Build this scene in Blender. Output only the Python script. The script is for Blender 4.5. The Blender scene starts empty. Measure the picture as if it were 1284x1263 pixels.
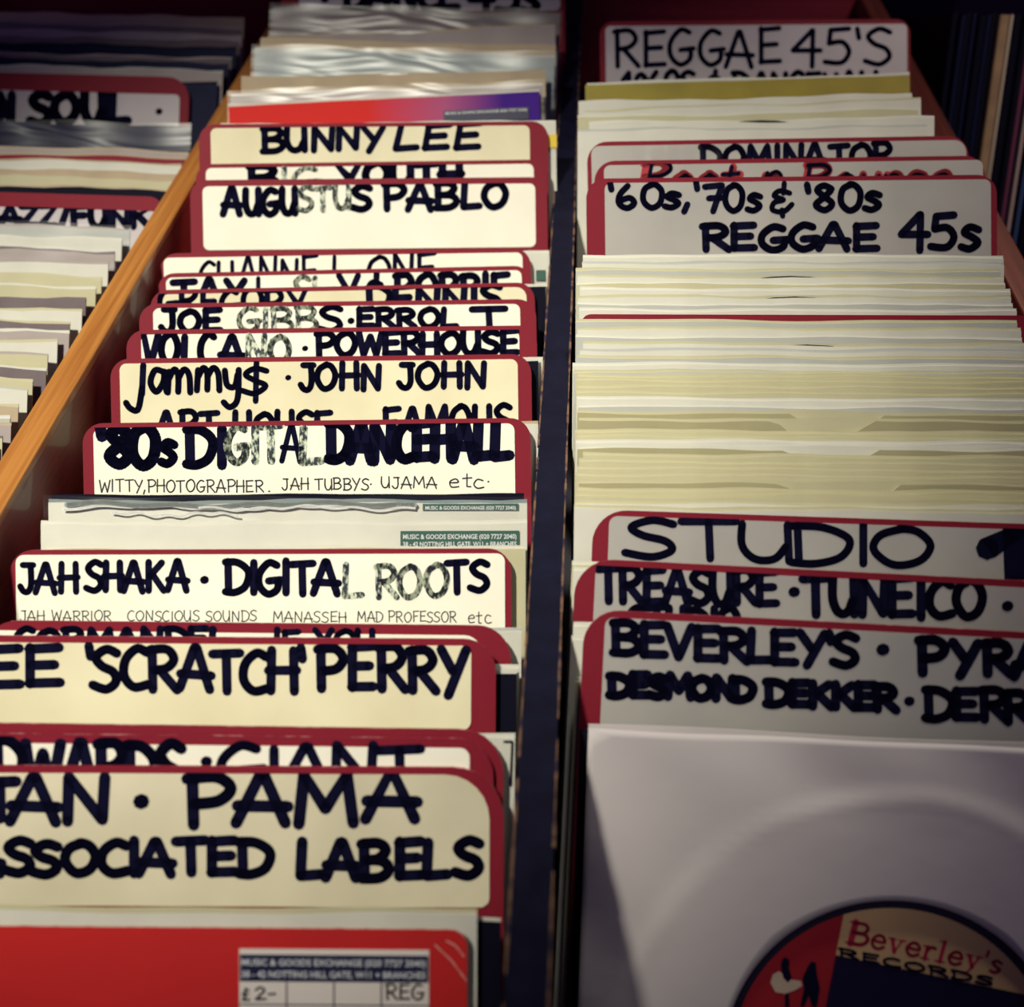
import bpy, math, random
from mathutils import Matrix, Vector
random.seed(45)
D = bpy.data
SC = bpy.context.scene
COL = SC.collection
R = math.radians

# ------------------------------------------------------------------ camera
FPX, CX, CY = 1540.0, 642.0, 631.5
PITCH, YAW = 39.5, 3.1
RAIL_Z = 0.900                      # top of the wooden rails
CAM = Vector((0, 0, RAIL_Z + 0.288))
cd = D.cameras.new('camera'); cam = D.objects.new('camera', cd); COL.objects.link(cam)
cam.location = CAM
cam.rotation_euler = (R(90 - PITCH), 0, R(YAW))
cd.sensor_width = 36; cd.lens = FPX / 1284 * 36; cd.clip_start = 0.01
cd.dof.use_dof = True; cd.dof.focus_distance = 0.50; cd.dof.aperture_fstop = 9.0
SC.camera = cam
CROT = cam.rotation_euler.to_matrix()

# ------------------------------------------------------------------ light
SC.view_settings.view_transform = 'Standard'; SC.view_settings.look = 'None'
SC.view_settings.exposure = 0.0; SC.view_settings.gamma = 1.0
SC.view_settings.use_curve_mapping = False
w = D.worlds.new('world'); SC.world = w; w.use_nodes = True
w.node_tree.nodes['Background'].inputs[0].default_value = (0.14, 0.095, 0.27, 1)
w.node_tree.nodes['Background'].inputs[1].default_value = 0.30

def spot(name, loc, tgt, power, col, size, blend, rad):
    l = D.lights.new(name, 'SPOT'); o = D.objects.new(name, l); COL.objects.link(o)
    l.energy = power; l.color = col; l.spot_size = R(size); l.spot_blend = blend; l.shadow_soft_size = rad
    o.location = loc
    o.rotation_euler = (Vector(tgt) - Vector(loc)).to_track_quat('-Z', 'Y').to_euler()
    return o
spot('ceiling_and_fill_spot', (-0.50, -0.25, 2.30), (-0.15, 0.45, 0.86), 150, (1.0, 0.96, 0.80), 26, 1.0, 0.05)
spot('ceiling_and_fill_spot', (0.14, 1.15, 2.40), (0.12, 0.43, 0.88), 92, (1.0, 0.95, 0.76), 19, 1.0, 0.07)

spot('ceiling_and_fill_spot', (0.62, 0.05, 2.35), (0.30, 0.76, 0.90), 42, (1.0, 0.90, 0.74), 20, 1.0, 0.05)  # added fill spot that brightens the tall records and the right rear

# ------------------------------------------------------------------ pixel helpers (turn points measured on the photograph into points in the place)
def ray(px, py):
    return (CROT @ Vector((px - CX, CY - py, -FPX))).normalized()
def at_z(px, py, z):
    d = ray(px, py); return CAM + d * ((z - CAM.z) / d.z)

# ------------------------------------------------------------------ materials
def new_mat(name):
    m = D.materials.new(name); m.use_nodes = True
    nt = m.node_tree; return m, nt, nt.nodes['Principled BSDF']
def mat(name, c, rough=0.5, spec=0.5, c2=None, scale=60, coat=0.0, bump=0.0, bscale=300, stretch=(1, 1, 1), lo=.35, hi=.7):
    m, nt, b = new_mat(name)
    b.inputs['Base Color'].default_value = (*c, 1)
    b.inputs['Roughness'].default_value = rough
    b.inputs['Specular IOR Level'].default_value = spec
    b.inputs['Coat Weight'].default_value = coat
    b.inputs['Coat Roughness'].default_value = 0.15
    if c2 or bump:
        tc = nt.nodes.new('ShaderNodeTexCoord'); mp = nt.nodes.new('ShaderNodeMapping')
        mp.inputs['Scale'].default_value = stretch
        nt.links.new(tc.outputs['Object'], mp.inputs['Vector'])
    if c2:
        n = nt.nodes.new('ShaderNodeTexNoise'); n.inputs['Scale'].default_value = scale; n.inputs['Detail'].default_value = 6
        nt.links.new(mp.outputs['Vector'], n.inputs['Vector'])
        r = nt.nodes.new('ShaderNodeValToRGB')
        r.color_ramp.elements[0].position = lo; r.color_ramp.elements[0].color = (*c, 1)
        r.color_ramp.elements[1].position = hi; r.color_ramp.elements[1].color = (*c2, 1)
        nt.links.new(n.outputs['Fac'], r.inputs['Fac']); nt.links.new(r.outputs['Color'], b.inputs['Base Color'])
    if bump:
        n2 = nt.nodes.new('ShaderNodeTexNoise'); n2.inputs['Scale'].default_value = bscale; n2.inputs['Detail'].default_value = 4
        nt.links.new(mp.outputs['Vector'], n2.inputs['Vector'])
        bp = nt.nodes.new('ShaderNodeBump'); bp.inputs['Strength'].default_value = bump; bp.inputs['Distance'].default_value = 0.001
        nt.links.new(n2.outputs['Fac'], bp.inputs['Height']); nt.links.new(bp.outputs['Normal'], b.inputs['Normal'])
    return m

M = {}
M['red_card'] = mat('red_card', (0.21, 0.011, 0.025), 0.6, 0.15, (0.20, 0.010, 0.024), 40)
M['red_worn'] = mat('red_worn_edge', (0.27, 0.018, 0.034), 0.5, 0.4, (0.62, 0.30, 0.30), 160, lo=.52, hi=.66, stretch=(1, 1, 1))
M['label_white'] = mat('label_white', (0.88, 0.86, 0.74), 0.7, 0.15, (0.83, 0.80, 0.66), 25)
M['label_cream'] = mat('label_cream', (0.78, 0.73, 0.52), 0.7, 0.15, (0.68, 0.62, 0.42), 22)
M['label_old'] = mat('label_old', (0.70, 0.64, 0.47), 0.7, 0.15, (0.50, 0.46, 0.33), 14, lo=.45, hi=.8)
M['label_shaded'] = mat('label_shaded', (0.44, 0.42, 0.39), 0.5, 0.3, (0.38, 0.36, 0.34), 25, coat=0.0)  # right-bin labels: their dimness is put into the paper colour
M['label_dim'] = mat('label_dim', (0.55, 0.50, 0.52), 0.5, 0.3, (0.46, 0.42, 0.42), 30)  # white labels at the back, with the shade put into the colour
M['ink'] = mat('navy_ink', (0.004, 0.004, 0.020), 0.9, 0.05)
M['ink_soft'] = mat('thin_ink', (0.05, 0.045, 0.05), 0.7, 0.2)
def faded():
    m, nt, b = new_mat('faded_ink'); b.inputs['Roughness'].default_value = .7
    tc = nt.nodes.new('ShaderNodeTexCoord'); n = nt.nodes.new('ShaderNodeTexNoise'); n.inputs['Scale'].default_value = 900; n.inputs['Detail'].default_value = 3
    mp = nt.nodes.new('ShaderNodeMapping'); mp.inputs['Scale'].default_value = (1, 1, .5); mp.inputs['Rotation'].default_value = (0, .5, 0)
    nt.links.new(tc.outputs['Object'], mp.inputs[0]); nt.links.new(mp.outputs[0], n.inputs[0])
    r = nt.nodes.new('ShaderNodeValToRGB'); e = r.color_ramp.elements
    e[0].position = .43; e[0].color = (.015, .02, .04, 1); e[1].position = .60; e[1].color = (.62, .66, .52, 1)
    k = e.new(.5); k.color = (.22, .27, .20, 1)
    nt.links.new(n.outputs['Fac'], r.inputs['Fac']); nt.links.new(r.outputs['Color'], b.inputs['Base Color'])
    return m
M['faded'] = faded()
M['red_marker'] = mat('red_marker', (0.40, 0.03, 0.04), 0.6, 0.3)
M['paper_white'] = mat('paper_white', (0.66, 0.65, 0.57), 0.75, 0.2, (0.56, 0.55, 0.49), 30, bump=.25, bscale=60)
M['paper_grey'] = mat('paper_grey', (0.47, 0.48, 0.45), 0.75, 0.2, (0.40, 0.41, 0.39), 30, bump=.25, bscale=60)
M['paper_cream'] = mat('paper_cream', (0.54, 0.51, 0.34), 0.75, 0.2, (0.46, 0.43, 0.28), 30, bump=.25, bscale=60)
M['paper_tan'] = mat('paper_tan', (0.50, 0.40, 0.27), 0.75, 0.2, (0.38, 0.30, 0.21), 30, bump=.25, bscale=60)
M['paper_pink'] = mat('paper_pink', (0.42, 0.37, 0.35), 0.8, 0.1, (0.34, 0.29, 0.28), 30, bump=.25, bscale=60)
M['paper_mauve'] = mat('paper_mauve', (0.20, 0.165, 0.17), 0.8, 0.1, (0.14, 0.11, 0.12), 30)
M['paper_front'] = mat('paper_front', (0.60, 0.55, 0.55), 0.8, 0.15, (0.54, 0.49, 0.50), 9, bump=.25, bscale=45)
M['edge_white'] = mat('paper_edge_white', (0.84, 0.83, 0.74), 0.8, 0.1)
M['edge_cream'] = mat('paper_edge_cream', (0.84, 0.79, 0.46), 0.8, 0.1)
M['paper_kraft'] = mat('paper_kraft', (0.40, 0.37, 0.22), 0.8, 0.1, (0.34, 0.31, 0.19), 30)
EDGE = {'paper_white': M['edge_white'], 'paper_grey': M['edge_white'], 'paper_cream': M['edge_cream'], 'paper_kraft': M['edge_cream'], 'paper_pink': M['edge_white']}
M['olive'] = mat('olive_card', (0.34, 0.27, 0.035), 0.6, 0.3, (0.28, 0.22, 0.03), 60)
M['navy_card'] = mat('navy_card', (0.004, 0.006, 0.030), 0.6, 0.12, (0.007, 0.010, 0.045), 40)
M['black_card'] = mat('black_card', (0.003, 0.003, 0.012), 0.7, 0.1)
M['grey_teal'] = mat('grey_teal_card', (0.16, 0.21, 0.22), 0.5, 0.4, (0.22, 0.26, 0.26), 40)
M['red_sleeve'] = mat('red_sleeve', (0.58, 0.022, 0.018), 0.42, 0.4, (0.50, 0.018, 0.018), 14, bump=.1, bscale=50)
M['worn_white'] = mat('worn_white_edge', (0.75, 0.55, 0.48), 0.7, 0.2, (0.62, 0.12, 0.10), 220, lo=.5, hi=.62)
M['vinyl'] = mat('vinyl', (0.008, 0.008, 0.014), 0.25, 0.5)
M['cover_clear'] = None
M['sticker_navy'] = mat('sticker_navy', (0.010, 0.012, 0.05), 0.5, 0.3)
M['sticker_green'] = mat('sticker_green', (0.035, 0.10, 0.075), 0.5, 0.3)
M['sticker_white'] = mat('sticker_white', (0.74, 0.68, 0.62), 0.5, 0.3)
M['print_white'] = mat('print_white', (0.62, 0.64, 0.66), 0.5, 0.3)
M['yellow'] = mat('yellow_print', (0.75, 0.52, 0.05), 0.5, 0.3)
M['blue'] = mat('blue_print', (0.06, 0.22, 0.36), 0.5, 0.3)
M['label_red'] = mat('disc_label_red', (0.33, 0.014, 0.022), 0.5, 0.3)
M['label_gold'] = mat('disc_label_gold', (0.62, 0.40, 0.20), 0.5, 0.3, (0.55, 0.36, 0.18), 60)
M['label_navy'] = mat('disc_label_navy', (0.008, 0.006, 0.03), 0.4, 0.3)
M['print_red'] = mat('print_red', (0.42, 0.016, 0.05), 0.5, 0.3)
M['print_skin'] = mat('print_cream', (0.55, 0.42, 0.32), 0.5, 0.3)

def wood(name, a, b_, axis=1, rough=.45, scale=5.0, coat=.2):
    m, nt, b = new_mat(name); b.inputs['Roughness'].default_value = rough; b.inputs['Coat Weight'].default_value = coat
    tc = nt.nodes.new('ShaderNodeTexCoord'); mp = nt.nodes.new('ShaderNodeMapping')
    s = [70, 70, 70]; s[axis] = 1.6; mp.inputs['Scale'].default_value = s
    nt.links.new(tc.outputs['Object'], mp.inputs[0])
    n = nt.nodes.new('ShaderNodeTexNoise'); n.inputs['Scale'].default_value = scale; n.inputs['Detail'].default_value = 7; n.inputs['Distortion'].default_value = .6
    nt.links.new(mp.outputs[0], n.inputs[0])
    r = nt.nodes.new('ShaderNodeValToRGB'); e = r.color_ramp.elements
    e[0].position = .35; e[0].color = (*a, 1); e[1].position = .68; e[1].color = (*b_, 1)
    nt.links.new(n.outputs['Fac'], r.inputs['Fac']); nt.links.new(r.outputs['Color'], b.inputs['Base Color'])
    bp = nt.nodes.new('ShaderNodeBump'); bp.inputs['Strength'].default_value = .12; bp.inputs['Distance'].default_value = .001
    nt.links.new(n.outputs['Fac'], bp.inputs['Height']); nt.links.new(bp.outputs['Normal'], b.inputs['Normal'])
    return m
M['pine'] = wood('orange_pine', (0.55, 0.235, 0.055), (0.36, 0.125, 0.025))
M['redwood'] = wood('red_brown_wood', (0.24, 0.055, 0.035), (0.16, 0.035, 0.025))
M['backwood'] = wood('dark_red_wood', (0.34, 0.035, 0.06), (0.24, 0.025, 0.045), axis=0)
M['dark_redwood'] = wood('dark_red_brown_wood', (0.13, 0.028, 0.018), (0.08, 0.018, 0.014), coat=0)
M['black_paint'] = mat('black_paint', (0.003, 0.003, 0.013), 0.7, 0.10, (0.006, 0.006, 0.022), 90, bump=.2, bscale=400)
M['ply_edge'] = mat('bare_ply_edge', (0.16, 0.085, 0.05), 0.7, 0.2, (0.02, 0.012, 0.03), 160, lo=.45, hi=.6)
M['dark_board'] = mat('dark_board', (0.012, 0.010, 0.03), 0.6, 0.3)

def gradient_mat():
    m, nt, b = new_mat('red_to_violet_print'); b.inputs['Roughness'].default_value = .8; b.inputs['Specular IOR Level'].default_value = .1
    tc = nt.nodes.new('ShaderNodeTexCoord'); sp = nt.nodes.new('ShaderNodeSeparateXYZ'); nt.links.new(tc.outputs['Object'], sp.inputs[0])
    mr = nt.nodes.new('ShaderNodeMapRange'); mr.inputs[1].default_value = -0.09; mr.inputs[2].default_value = 0.09
    nt.links.new(sp.outputs['X'], mr.inputs[0])
    r = nt.nodes.new('ShaderNodeValToRGB'); e = r.color_ramp.elements
    e[0].position = .45; e[0].color = (.66, .035, .03, 1); e[1].position = .88; e[1].color = (.06, .018, .24, 1)
    k = e.new(.70); k.color = (.42, .10, .22, 1)
    nt.links.new(mr.outputs[0], r.inputs['Fac']); nt.links.new(r.outputs['Color'], b.inputs['Base Color'])
    return m
M['gradient'] = gradient_mat()
def clear_mat():
    m, nt, b = new_mat('clear_plastic')
    out = nt.nodes['Material Output']
    t = nt.nodes.new('ShaderNodeBsdfTransparent'); t.inputs[0].default_value = (1, 1, 1, 1)
    g = nt.nodes.new('ShaderNodeBsdfGlossy'); g.inputs['Roughness'].default_value = .3
    mx = nt.nodes.new('ShaderNodeMixShader'); mx.inputs[0].default_value = .02
    tc = nt.nodes.new('ShaderNodeTexCoord'); n = nt.nodes.new('ShaderNodeTexNoise'); n.inputs['Scale'].default_value = 20; n.inputs['Detail'].default_value = 1; n.inputs['Distortion'].default_value = .8
    mp = nt.nodes.new('ShaderNodeMapping'); mp.inputs['Scale'].default_value = (.7, 1, 4); nt.links.new(tc.outputs['Object'], mp.inputs[0]); nt.links.new(mp.outputs[0], n.inputs[0])
    bp = nt.nodes.new('ShaderNodeBump'); bp.inputs['Strength'].default_value = .7; bp.inputs['Distance'].default_value = .003
    nt.links.new(n.outputs['Fac'], bp.inputs['Height']); nt.links.new(bp.outputs['Normal'], g.inputs['Normal'])
    nt.links.new(t.outputs[0], mx.inputs[1]); nt.links.new(g.outputs[0], mx.inputs[2]); nt.links.new(mx.outputs[0], out.inputs[0])
    return m
M['cover_clear'] = clear_mat()

# ------------------------------------------------------------------ mesh helpers
class MB:
    def __init__(s): s.v = []; s.f = []; s.m = []
    def poly(s, pts, mi=0):
        n = len(s.v); s.v += [tuple(p) for p in pts]; s.f.append(tuple(range(n, n + len(pts)))); s.m.append(mi)
    def box(s, a, b, mi=0):
        x0, y0, z0 = a; x1, y1, z1 = b; n = len(s.v)
        s.v += [(x0,y0,z0),(x1,y0,z0),(x1,y1,z0),(x0,y1,z0),(x0,y0,z1),(x1,y0,z1),(x1,y1,z1),(x0,y1,z1)]
        for q in ((3,2,1,0),(4,5,6,7),(0,1,5,4),(1,2,6,5),(2,3,7,6),(3,0,4,7)):
            s.f.append(tuple(n + i for i in q)); s.m.append(mi)
    def prism(s, outline, y0, y1, mi=0, mi_side=None, warp=None):
        """outline: (x,z) ccw seen from -y ; front at y0, back at y1"""
        n = len(s.v); k = len(outline); w_ = warp or (lambda x, z: 0)
        s.v += [(x, y0 + w_(x, z), z) for x, z in outline] + [(x, y1 + w_(x, z), z) for x, z in outline]
        s.f.append(tuple(range(n, n + k))); s.m.append(mi)
        s.f.append(tuple(range(n + 2 * k - 1, n + k - 1, -1))); s.m.append(mi)
        for i in range(k):
            j = (i + 1) % k
            s.f.append((n + j, n + i, n + k + i, n + k + j)); s.m.append(mi if mi_side is None else mi_side)
    def mesh(s, name, mats, smooth=False):
        me = D.meshes.new(name); me.from_pydata(s.v, [], s.f)
        for m in mats: me.materials.append(m)
        for p, mi in zip(me.polygons, s.m): p.material_index = mi; p.use_smooth = smooth
        me.update(); return me
def obj(name, mesh, parent=None):
    o = D.objects.new(name, mesh); COL.objects.link(o)
    if parent: o.parent = parent
    return o
def build(mb, name, mats, parent=None, smooth=False):
    if not isinstance(mats, (list, tuple)): mats = [mats]
    return obj(name, mb.mesh(name, mats, smooth), parent)
def tag(o, label=None, cat=None, group=None, kind=None):
    if label: o['label'] = label
    if cat: o['category'] = cat
    if group: o['group'] = group
    if kind: o['kind'] = kind
    return o
def rrect(x0, z0, x1, z1, r_bl, r_br, r_tr, r_tl, n=6):
    pts = []
    for cx, cz, r_, a0 in ((x0 + r_bl, z0 + r_bl, r_bl, 180), (x1 - r_br, z0 + r_br, r_br, 270), (x1 - r_tr, z1 - r_tr, r_tr, 0), (x0 + r_tl, z1 - r_tl, r_tl, 90)):
        if r_ <= 0: pts.append((cx, cz)); continue
        for i in range(n + 1):
            a = R(a0 + 90 * i / n); pts.append((cx + r_ * math.cos(a), cz + r_ * math.sin(a)))
    return pts

# ------------------------------------------------------------------ the bins: floor heights and top heights
def z_of(h): return CAM.z - h
def floor_z(bin_, Y):
    if bin_ == 'right': return z_of(.395 + .21 * (.355 - Y)) if Y < .355 else z_of(.395 - .05 * (Y - .355))
    return z_of(.409 + .113 * (.532 - Y)) if bin_ == 'left' else z_of(.436 + .075 * (.532 - Y))
def top_h(bin_, Y):
    if bin_ == 'right': return .254 + .21 * (.470 - Y) if Y < .470 else .254 - .03 * (Y - .470)
    return .264 + .113 * (.645 - Y) if bin_ == 'left' else .291 + .075 * (.645 - Y)
LEAN = 38.0
def frame(L, Rr, W, lean, bin_):
    """local frame whose origin is the middle of the foot of a leaning card"""
    mid = (L + Rr) / 2; yaw = math.atan2(Rr.y - L.y, Rr.x - L.x)
    return frame_from(mid, Matrix.Rotation(yaw, 4, 'Z') @ Matrix.Rotation(-R(lean), 4, 'X'), bin_)
def frame_from(mid, rot, bin_):
    t = (rot @ Vector((0, 0, 1, 0))).to_3d()
    H = .18
    for _ in range(12):
        b = mid - t * H
        H += (b.z - floor_z(bin_, b.y) - .0008) / t.z
    b = mid - t * H
    return Matrix.Translation(b) @ rot, H
def solve(xl, yl, xr, yr, W):
    a, b = ray(xl, yl), ray(xr, yr)
    b = b * (a.z / b.z)
    k = W / (b - a).length
    return CAM + a * k, CAM + b * k
def on_plane(bin_, px, py, dh=0):
    Y = .45
    for _ in range(30):
        p = at_z(px, py, z_of(top_h(bin_, Y) + dh)); Y = .5 * Y + .5 * p.y
    return p
PLACED = {'far_left': [], 'left': [], 'right': []}
def place(o, L, Rr, W, bin_, T, lean=LEAN, tagname=''):
    Mx, H = frame(L, Rr, W, lean, bin_)
    o.matrix_world = Mx
    PLACED[bin_].append((tagname, Mx, H, W, T))
    return Mx, H
def to_local(Mx, px, py, y=0.0):
    inv = Mx.inverted(); o = inv @ CAM; d = (inv.to_3x3() @ ray(px, py))
    t = (y - o.y) / d.y; p = o + d * t
    return p.x, p.z

# ------------------------------------------------------------------ marker-pen alphabet (stroke paths; ~ in front marks a curve)
G = {
 'A': (.78, [[(0,0),(.36,1),(.42,1),(.74,-.02)], [(.02,.36),(.78,.32)]]),
 'B': (.68, [[(.08,0),(.06,1)], '~', [(.0,.98),(.42,1),(.6,.8),(.42,.56),(.12,.52)], '~', [(.12,.52),(.5,.5),(.68,.26),(.46,.02),(0,0)]]),
 'C': (.66, ['~', [(.62,.9),(.38,1),(.1,.72),(.06,.3),(.3,.02),(.66,.1)]]),
 'D': (.74, [[(.1,0),(.08,1)], '~', [(0,.98),(.4,.96),(.72,.66),(.62,.2),(.3,0),(0,.02)]]),
 'E': (.62, [[(.08,1),(.08,.02)], [(.06,.96),(.6,1)], [(.08,.52),(.52,.54)], [(.06,.04),(.62,.06)]]),
 'F': (.6, [[(.08,1),(.1,0)], [(.06,.96),(.6,1)], [(.08,.52),(.5,.54)]]),
 'G': (.72, ['~', [(.62,.92),(.36,1),(.08,.66),(.08,.26),(.34,.0),(.62,.14),(.66,.42)], [(.36,.42),(.74,.46)]]),
 'H': (.7, [[(.08,1),(.06,0)], [(.62,1),(.64,0)], [(.0,.5),(.7,.52)]]),
 'I': (.2, [[(.1,1),(.1,0)]]),
 'J': (.55, [[(.1,1),(.5,1)], '~', [(.4,1),(.42,.3),(.3,.02),(.12,.04),(.0,.22)]]),
 'K': (.68, [[(.08,1),(.08,0)], [(.6,.98),(.12,.5)], [(.24,.56),(.68,0)]]),
 'L': (.58, [[(.1,1),(.06,.04)], [(.06,.04),(.58,.08)]]),
 'M': (.9, [[(.04,0),(.12,1),(.44,.3),(.76,1),(.86,0)]]),
 'N': (.72, [[(.06,0),(.08,1),(.62,.04),(.66,1)]]),
 'O': (.76, ['~', [(.42,1),(.12,.8),(.04,.4),(.28,.02),(.6,.14),(.74,.56),(.58,.92),(.36,.99)]]),
 'P': (.66, [[(.1,0),(.08,1)], '~', [(0,.97),(.44,1),(.66,.76),(.48,.5),(.1,.44)]]),
 'R': (.7, [[(.1,0),(.08,1)], '~', [(0,.97),(.44,1),(.62,.76),(.44,.54),(.12,.48)], [(.26,.5),(.7,0)]]),
 'S': (.62, ['~', [(.6,.9),(.34,1),(.08,.8),(.22,.58),(.5,.44),(.58,.2),(.34,.0),(.0,.1)]]),
 'T': (.68, [[(0,.96),(.68,1)], [(.34,.98),(.36,0)]]),
 'U': (.7, ['~', [(.06,1),(.06,.4),(.22,.04),(.46,.06),(.6,.4)], [(.62,1),(.64,0)]]),
 'V': (.7, [[(.04,1),(.34,0),(.68,1)]]),
 'W': (.95, [[(.04,1),(.22,.02),(.48,.8),(.7,.02),(.92,1)]]),
 'X': (.66, [[(.04,1),(.62,0)], [(.6,1),(.02,0)]]),
 'Y': (.68, [[(.02,1),(.32,.5)], [(.66,1),(.2,-.06)]]),
 'Z': (.64, [[(.02,.98),(.6,1),(.04,.04),(.64,.04)]]),
 '0': (.66, ['~', [(.36,1),(.1,.8),(.06,.3),(.3,.0),(.56,.2),(.62,.68),(.46,.96),(.3,1)]]),
 '1': (.4, [[(.0,.66),(.26,1),(.28,0)]]),
 '2': (.6, ['~', [(.04,.78),(.3,1),(.52,.78),(.3,.4),(.04,.04)], [(.04,.04),(.6,.08)]]),
 '4': (.66, [[(.46,1),(.0,.42),(.66,.42)], [(.48,1),(.46,-.05)]]),
 '5': (.6, [[(.58,1),(.14,.96),(.1,.58)], '~', [(.1,.58),(.42,.62),(.58,.34),(.4,.04),(.0,.06)]]),
 '6': (.56, ['~', [(.34,1),(.1,.6),(.08,.2),(.32,.0),(.54,.22),(.4,.46),(.12,.34)]]),
 '7': (.6, [[(.0,.94),(.58,1),(.28,0)], [(.14,.5),(.56,.52)]]),
 '8': (.58, ['~', [(.52,.86),(.3,1),(.1,.82),(.3,.56),(.54,.26),(.32,.0),(.06,.22),(.3,.52),(.5,.8)]]),
 '9': (.56, ['~', [(.5,.8),(.28,1),(.06,.76),(.26,.52),(.5,.8),(.48,.3),(.3,0)]]),
 'a': (.6, ['~', [(.5,.6),(.2,.66),(.04,.3),(.24,.02),(.48,.3),(.52,.62)], [(.5,.6),(.6,.02)]]),
 'm': (.9, ['~', [(.06,.02),(.1,.6)], '~', [(.1,.4),(.28,.66),(.42,.5),(.42,.04)], '~', [(.42,.4),(.62,.66),(.8,.5),(.84,.02)]]),
 'n': (.55, ['~', [(.06,.02),(.08,.62)], '~', [(.08,.4),(.28,.66),(.46,.5),(.48,.04)]]),
 'y': (.6, ['~', [(.06,.62),(.14,.2),(.4,.16),(.5,.5)], '~', [(.54,.64),(.5,-.2),(.24,-.44),(.02,-.3)]]),
 'j': (.6, [[(.5,1),(.46,.1)], '~', [(.46,.3),(.34,-.36),(.1,-.34),(-.04,-.16)]]),
 'e': (.52, ['~', [(.06,.36),(.46,.4),(.34,.64),(.08,.46),(.14,.06),(.48,.08)]]),
 't': (.44, [[(.2,.9),(.2,.06),(.38,.04)], [(.0,.6),(.42,.64)]]),
 'c': (.5, ['~', [(.46,.56),(.2,.64),(.04,.3),(.2,.02),(.5,.08)]]),
 's': (.46, ['~', [(.44,.56),(.22,.64),(.08,.48),(.28,.34),(.42,.18),(.22,.0),(.0,.06)]]),
 'o': (.5, ['~', [(.28,.64),(.06,.4),(.14,.04),(.42,.1),(.46,.46),(.24,.64)]]),
 'd': (.55, ['~', [(.44,.5),(.2,.6),(.04,.3),(.2,.02),(.44,.2)], [(.48,1),(.48,0)]]),
 'k': (.5, [[(.08,1),(.06,0)], [(.44,.6),(.1,.3),(.5,0)]]),
 'r': (.4, ['~', [(.06,0),(.08,.62)], '~', [(.08,.4),(.22,.62),(.4,.56)]]),
 'u': (.5, ['~', [(.06,.62),(.08,.16),(.3,.02),(.44,.3)], [(.46,.62),(.48,0)]]),
 '$': (.66, ['~', [(.56,.84),(.3,.92),(.1,.72),(.3,.52),(.54,.34),(.3,.08),(.02,.18)], [(.34,1.15),(.32,-.18)]]),
 '&': (.66, ['~', [(.56,.7),(.3,.78),(.16,.6),(.4,.46),(.16,.36),(.12,.1),(.4,.04),(.62,.3)], [(.42,1.05),(.4,.7)], [(.36,.1),(.38,-.12)]]),
 "'": (.16, [[(.06,1.06),(.1,.78)]]),
 ',': (.18, [[(.12,.12),(.02,-.2)]]),
 '.': (.16, [[(.06,.02),(.09,.03)]]),
 '*': (.2, [[(.08,.44),(.11,.45)]]),
 '-': (.44, [[(.04,.45),(.4,.5)]]),
 '/': (.4, [[(.34,1.1),(.06,-.1)]]),
 '+': (.5, [[(.25,.8),(.25,.2)], [(.02,.5),(.48,.5)]]),
 ' ': (.34, []),
}
def catmull(p, n=6):
    out = []
    q = [p[0]] + list(p) + [p[-1]]
    for i in range(1, len(q) - 2):
        for k in range(n):
            t = k / n
            out.append(tuple(.5 * ((2 * q[i][c]) + (-q[i-1][c] + q[i+1][c]) * t + (2*q[i-1][c] - 5*q[i][c] + 4*q[i+1][c] - q[i+2][c]) * t*t + (-q[i-1][c] + 3*q[i][c] - 3*q[i+1][c] + q[i+2][c]) * t**3) for c in (0, 1)))
    out.append(tuple(p[-1])); return out
def stroke(mb, pts, r, y, mi=0):
    """flat pen stroke with round ends in the card plane"""
    for i, (x, z) in enumerate(pts):
        if i:
            x0, z0 = pts[i-1]; dx, dz = x - x0, z - z0; l = math.hypot(dx, dz)
            if l > 1e-9:
                nx, nz = -dz / l * r, dx / l * r
                mb.poly([(x0 - nx, y, z0 - nz), (x - nx, y, z - nz), (x + nx, y, z + nz), (x0 + nx, y, z0 + nz)], mi)
        mb.poly([(x + r * math.cos(a * math.pi / 4), y, z + r * math.sin(a * math.pi / 4)) for a in range(8)], mi)
def write(mb, Mx, text, x0, x1, yt, yb, sw, drop=0.0, y=-.0005, jit=.045, slant=0.0, mi=0, tight=.12):
    """write text between pixels x0..x1 of the photograph on the card whose frame is Mx; drop = fall of the line to the right"""
    adv = []; pos = 0
    for ch in text:
        w_ = G[ch][0]; adv.append(pos); pos += w_ + tight
    tot = pos - tight; sc = (x1 - x0) / tot
    ax, az = to_local(Mx, x0, yb, y); bx, bz = to_local(Mx, x0 + 10, yb, y)
    k = math.hypot(bx - ax, bz - az) / 10
    for ch, p in zip(text, adv):
        jx, jy, js = random.uniform(-jit, jit), random.uniform(-jit, jit), 1 + random.uniform(-jit, jit)
        curve = False
        for s_ in G[ch][1]:
            if s_ == '~': curve = True; continue
            pts = catmull(s_) if curve else s_
            curve = False
            loc = []
            for (u, v) in pts:
                X = x0 + (p + (u + slant * v + jx)) * sc
                Yp = yb - (v * js + jy) * (yb - yt) + drop * (X - x0) / max(1, x1 - x0)
                loc.append(to_local(Mx, X, Yp, y))
            stroke(mb, loc, (sw * 1.14 if sw > 4 else sw) * k / 2, y, mi)

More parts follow.
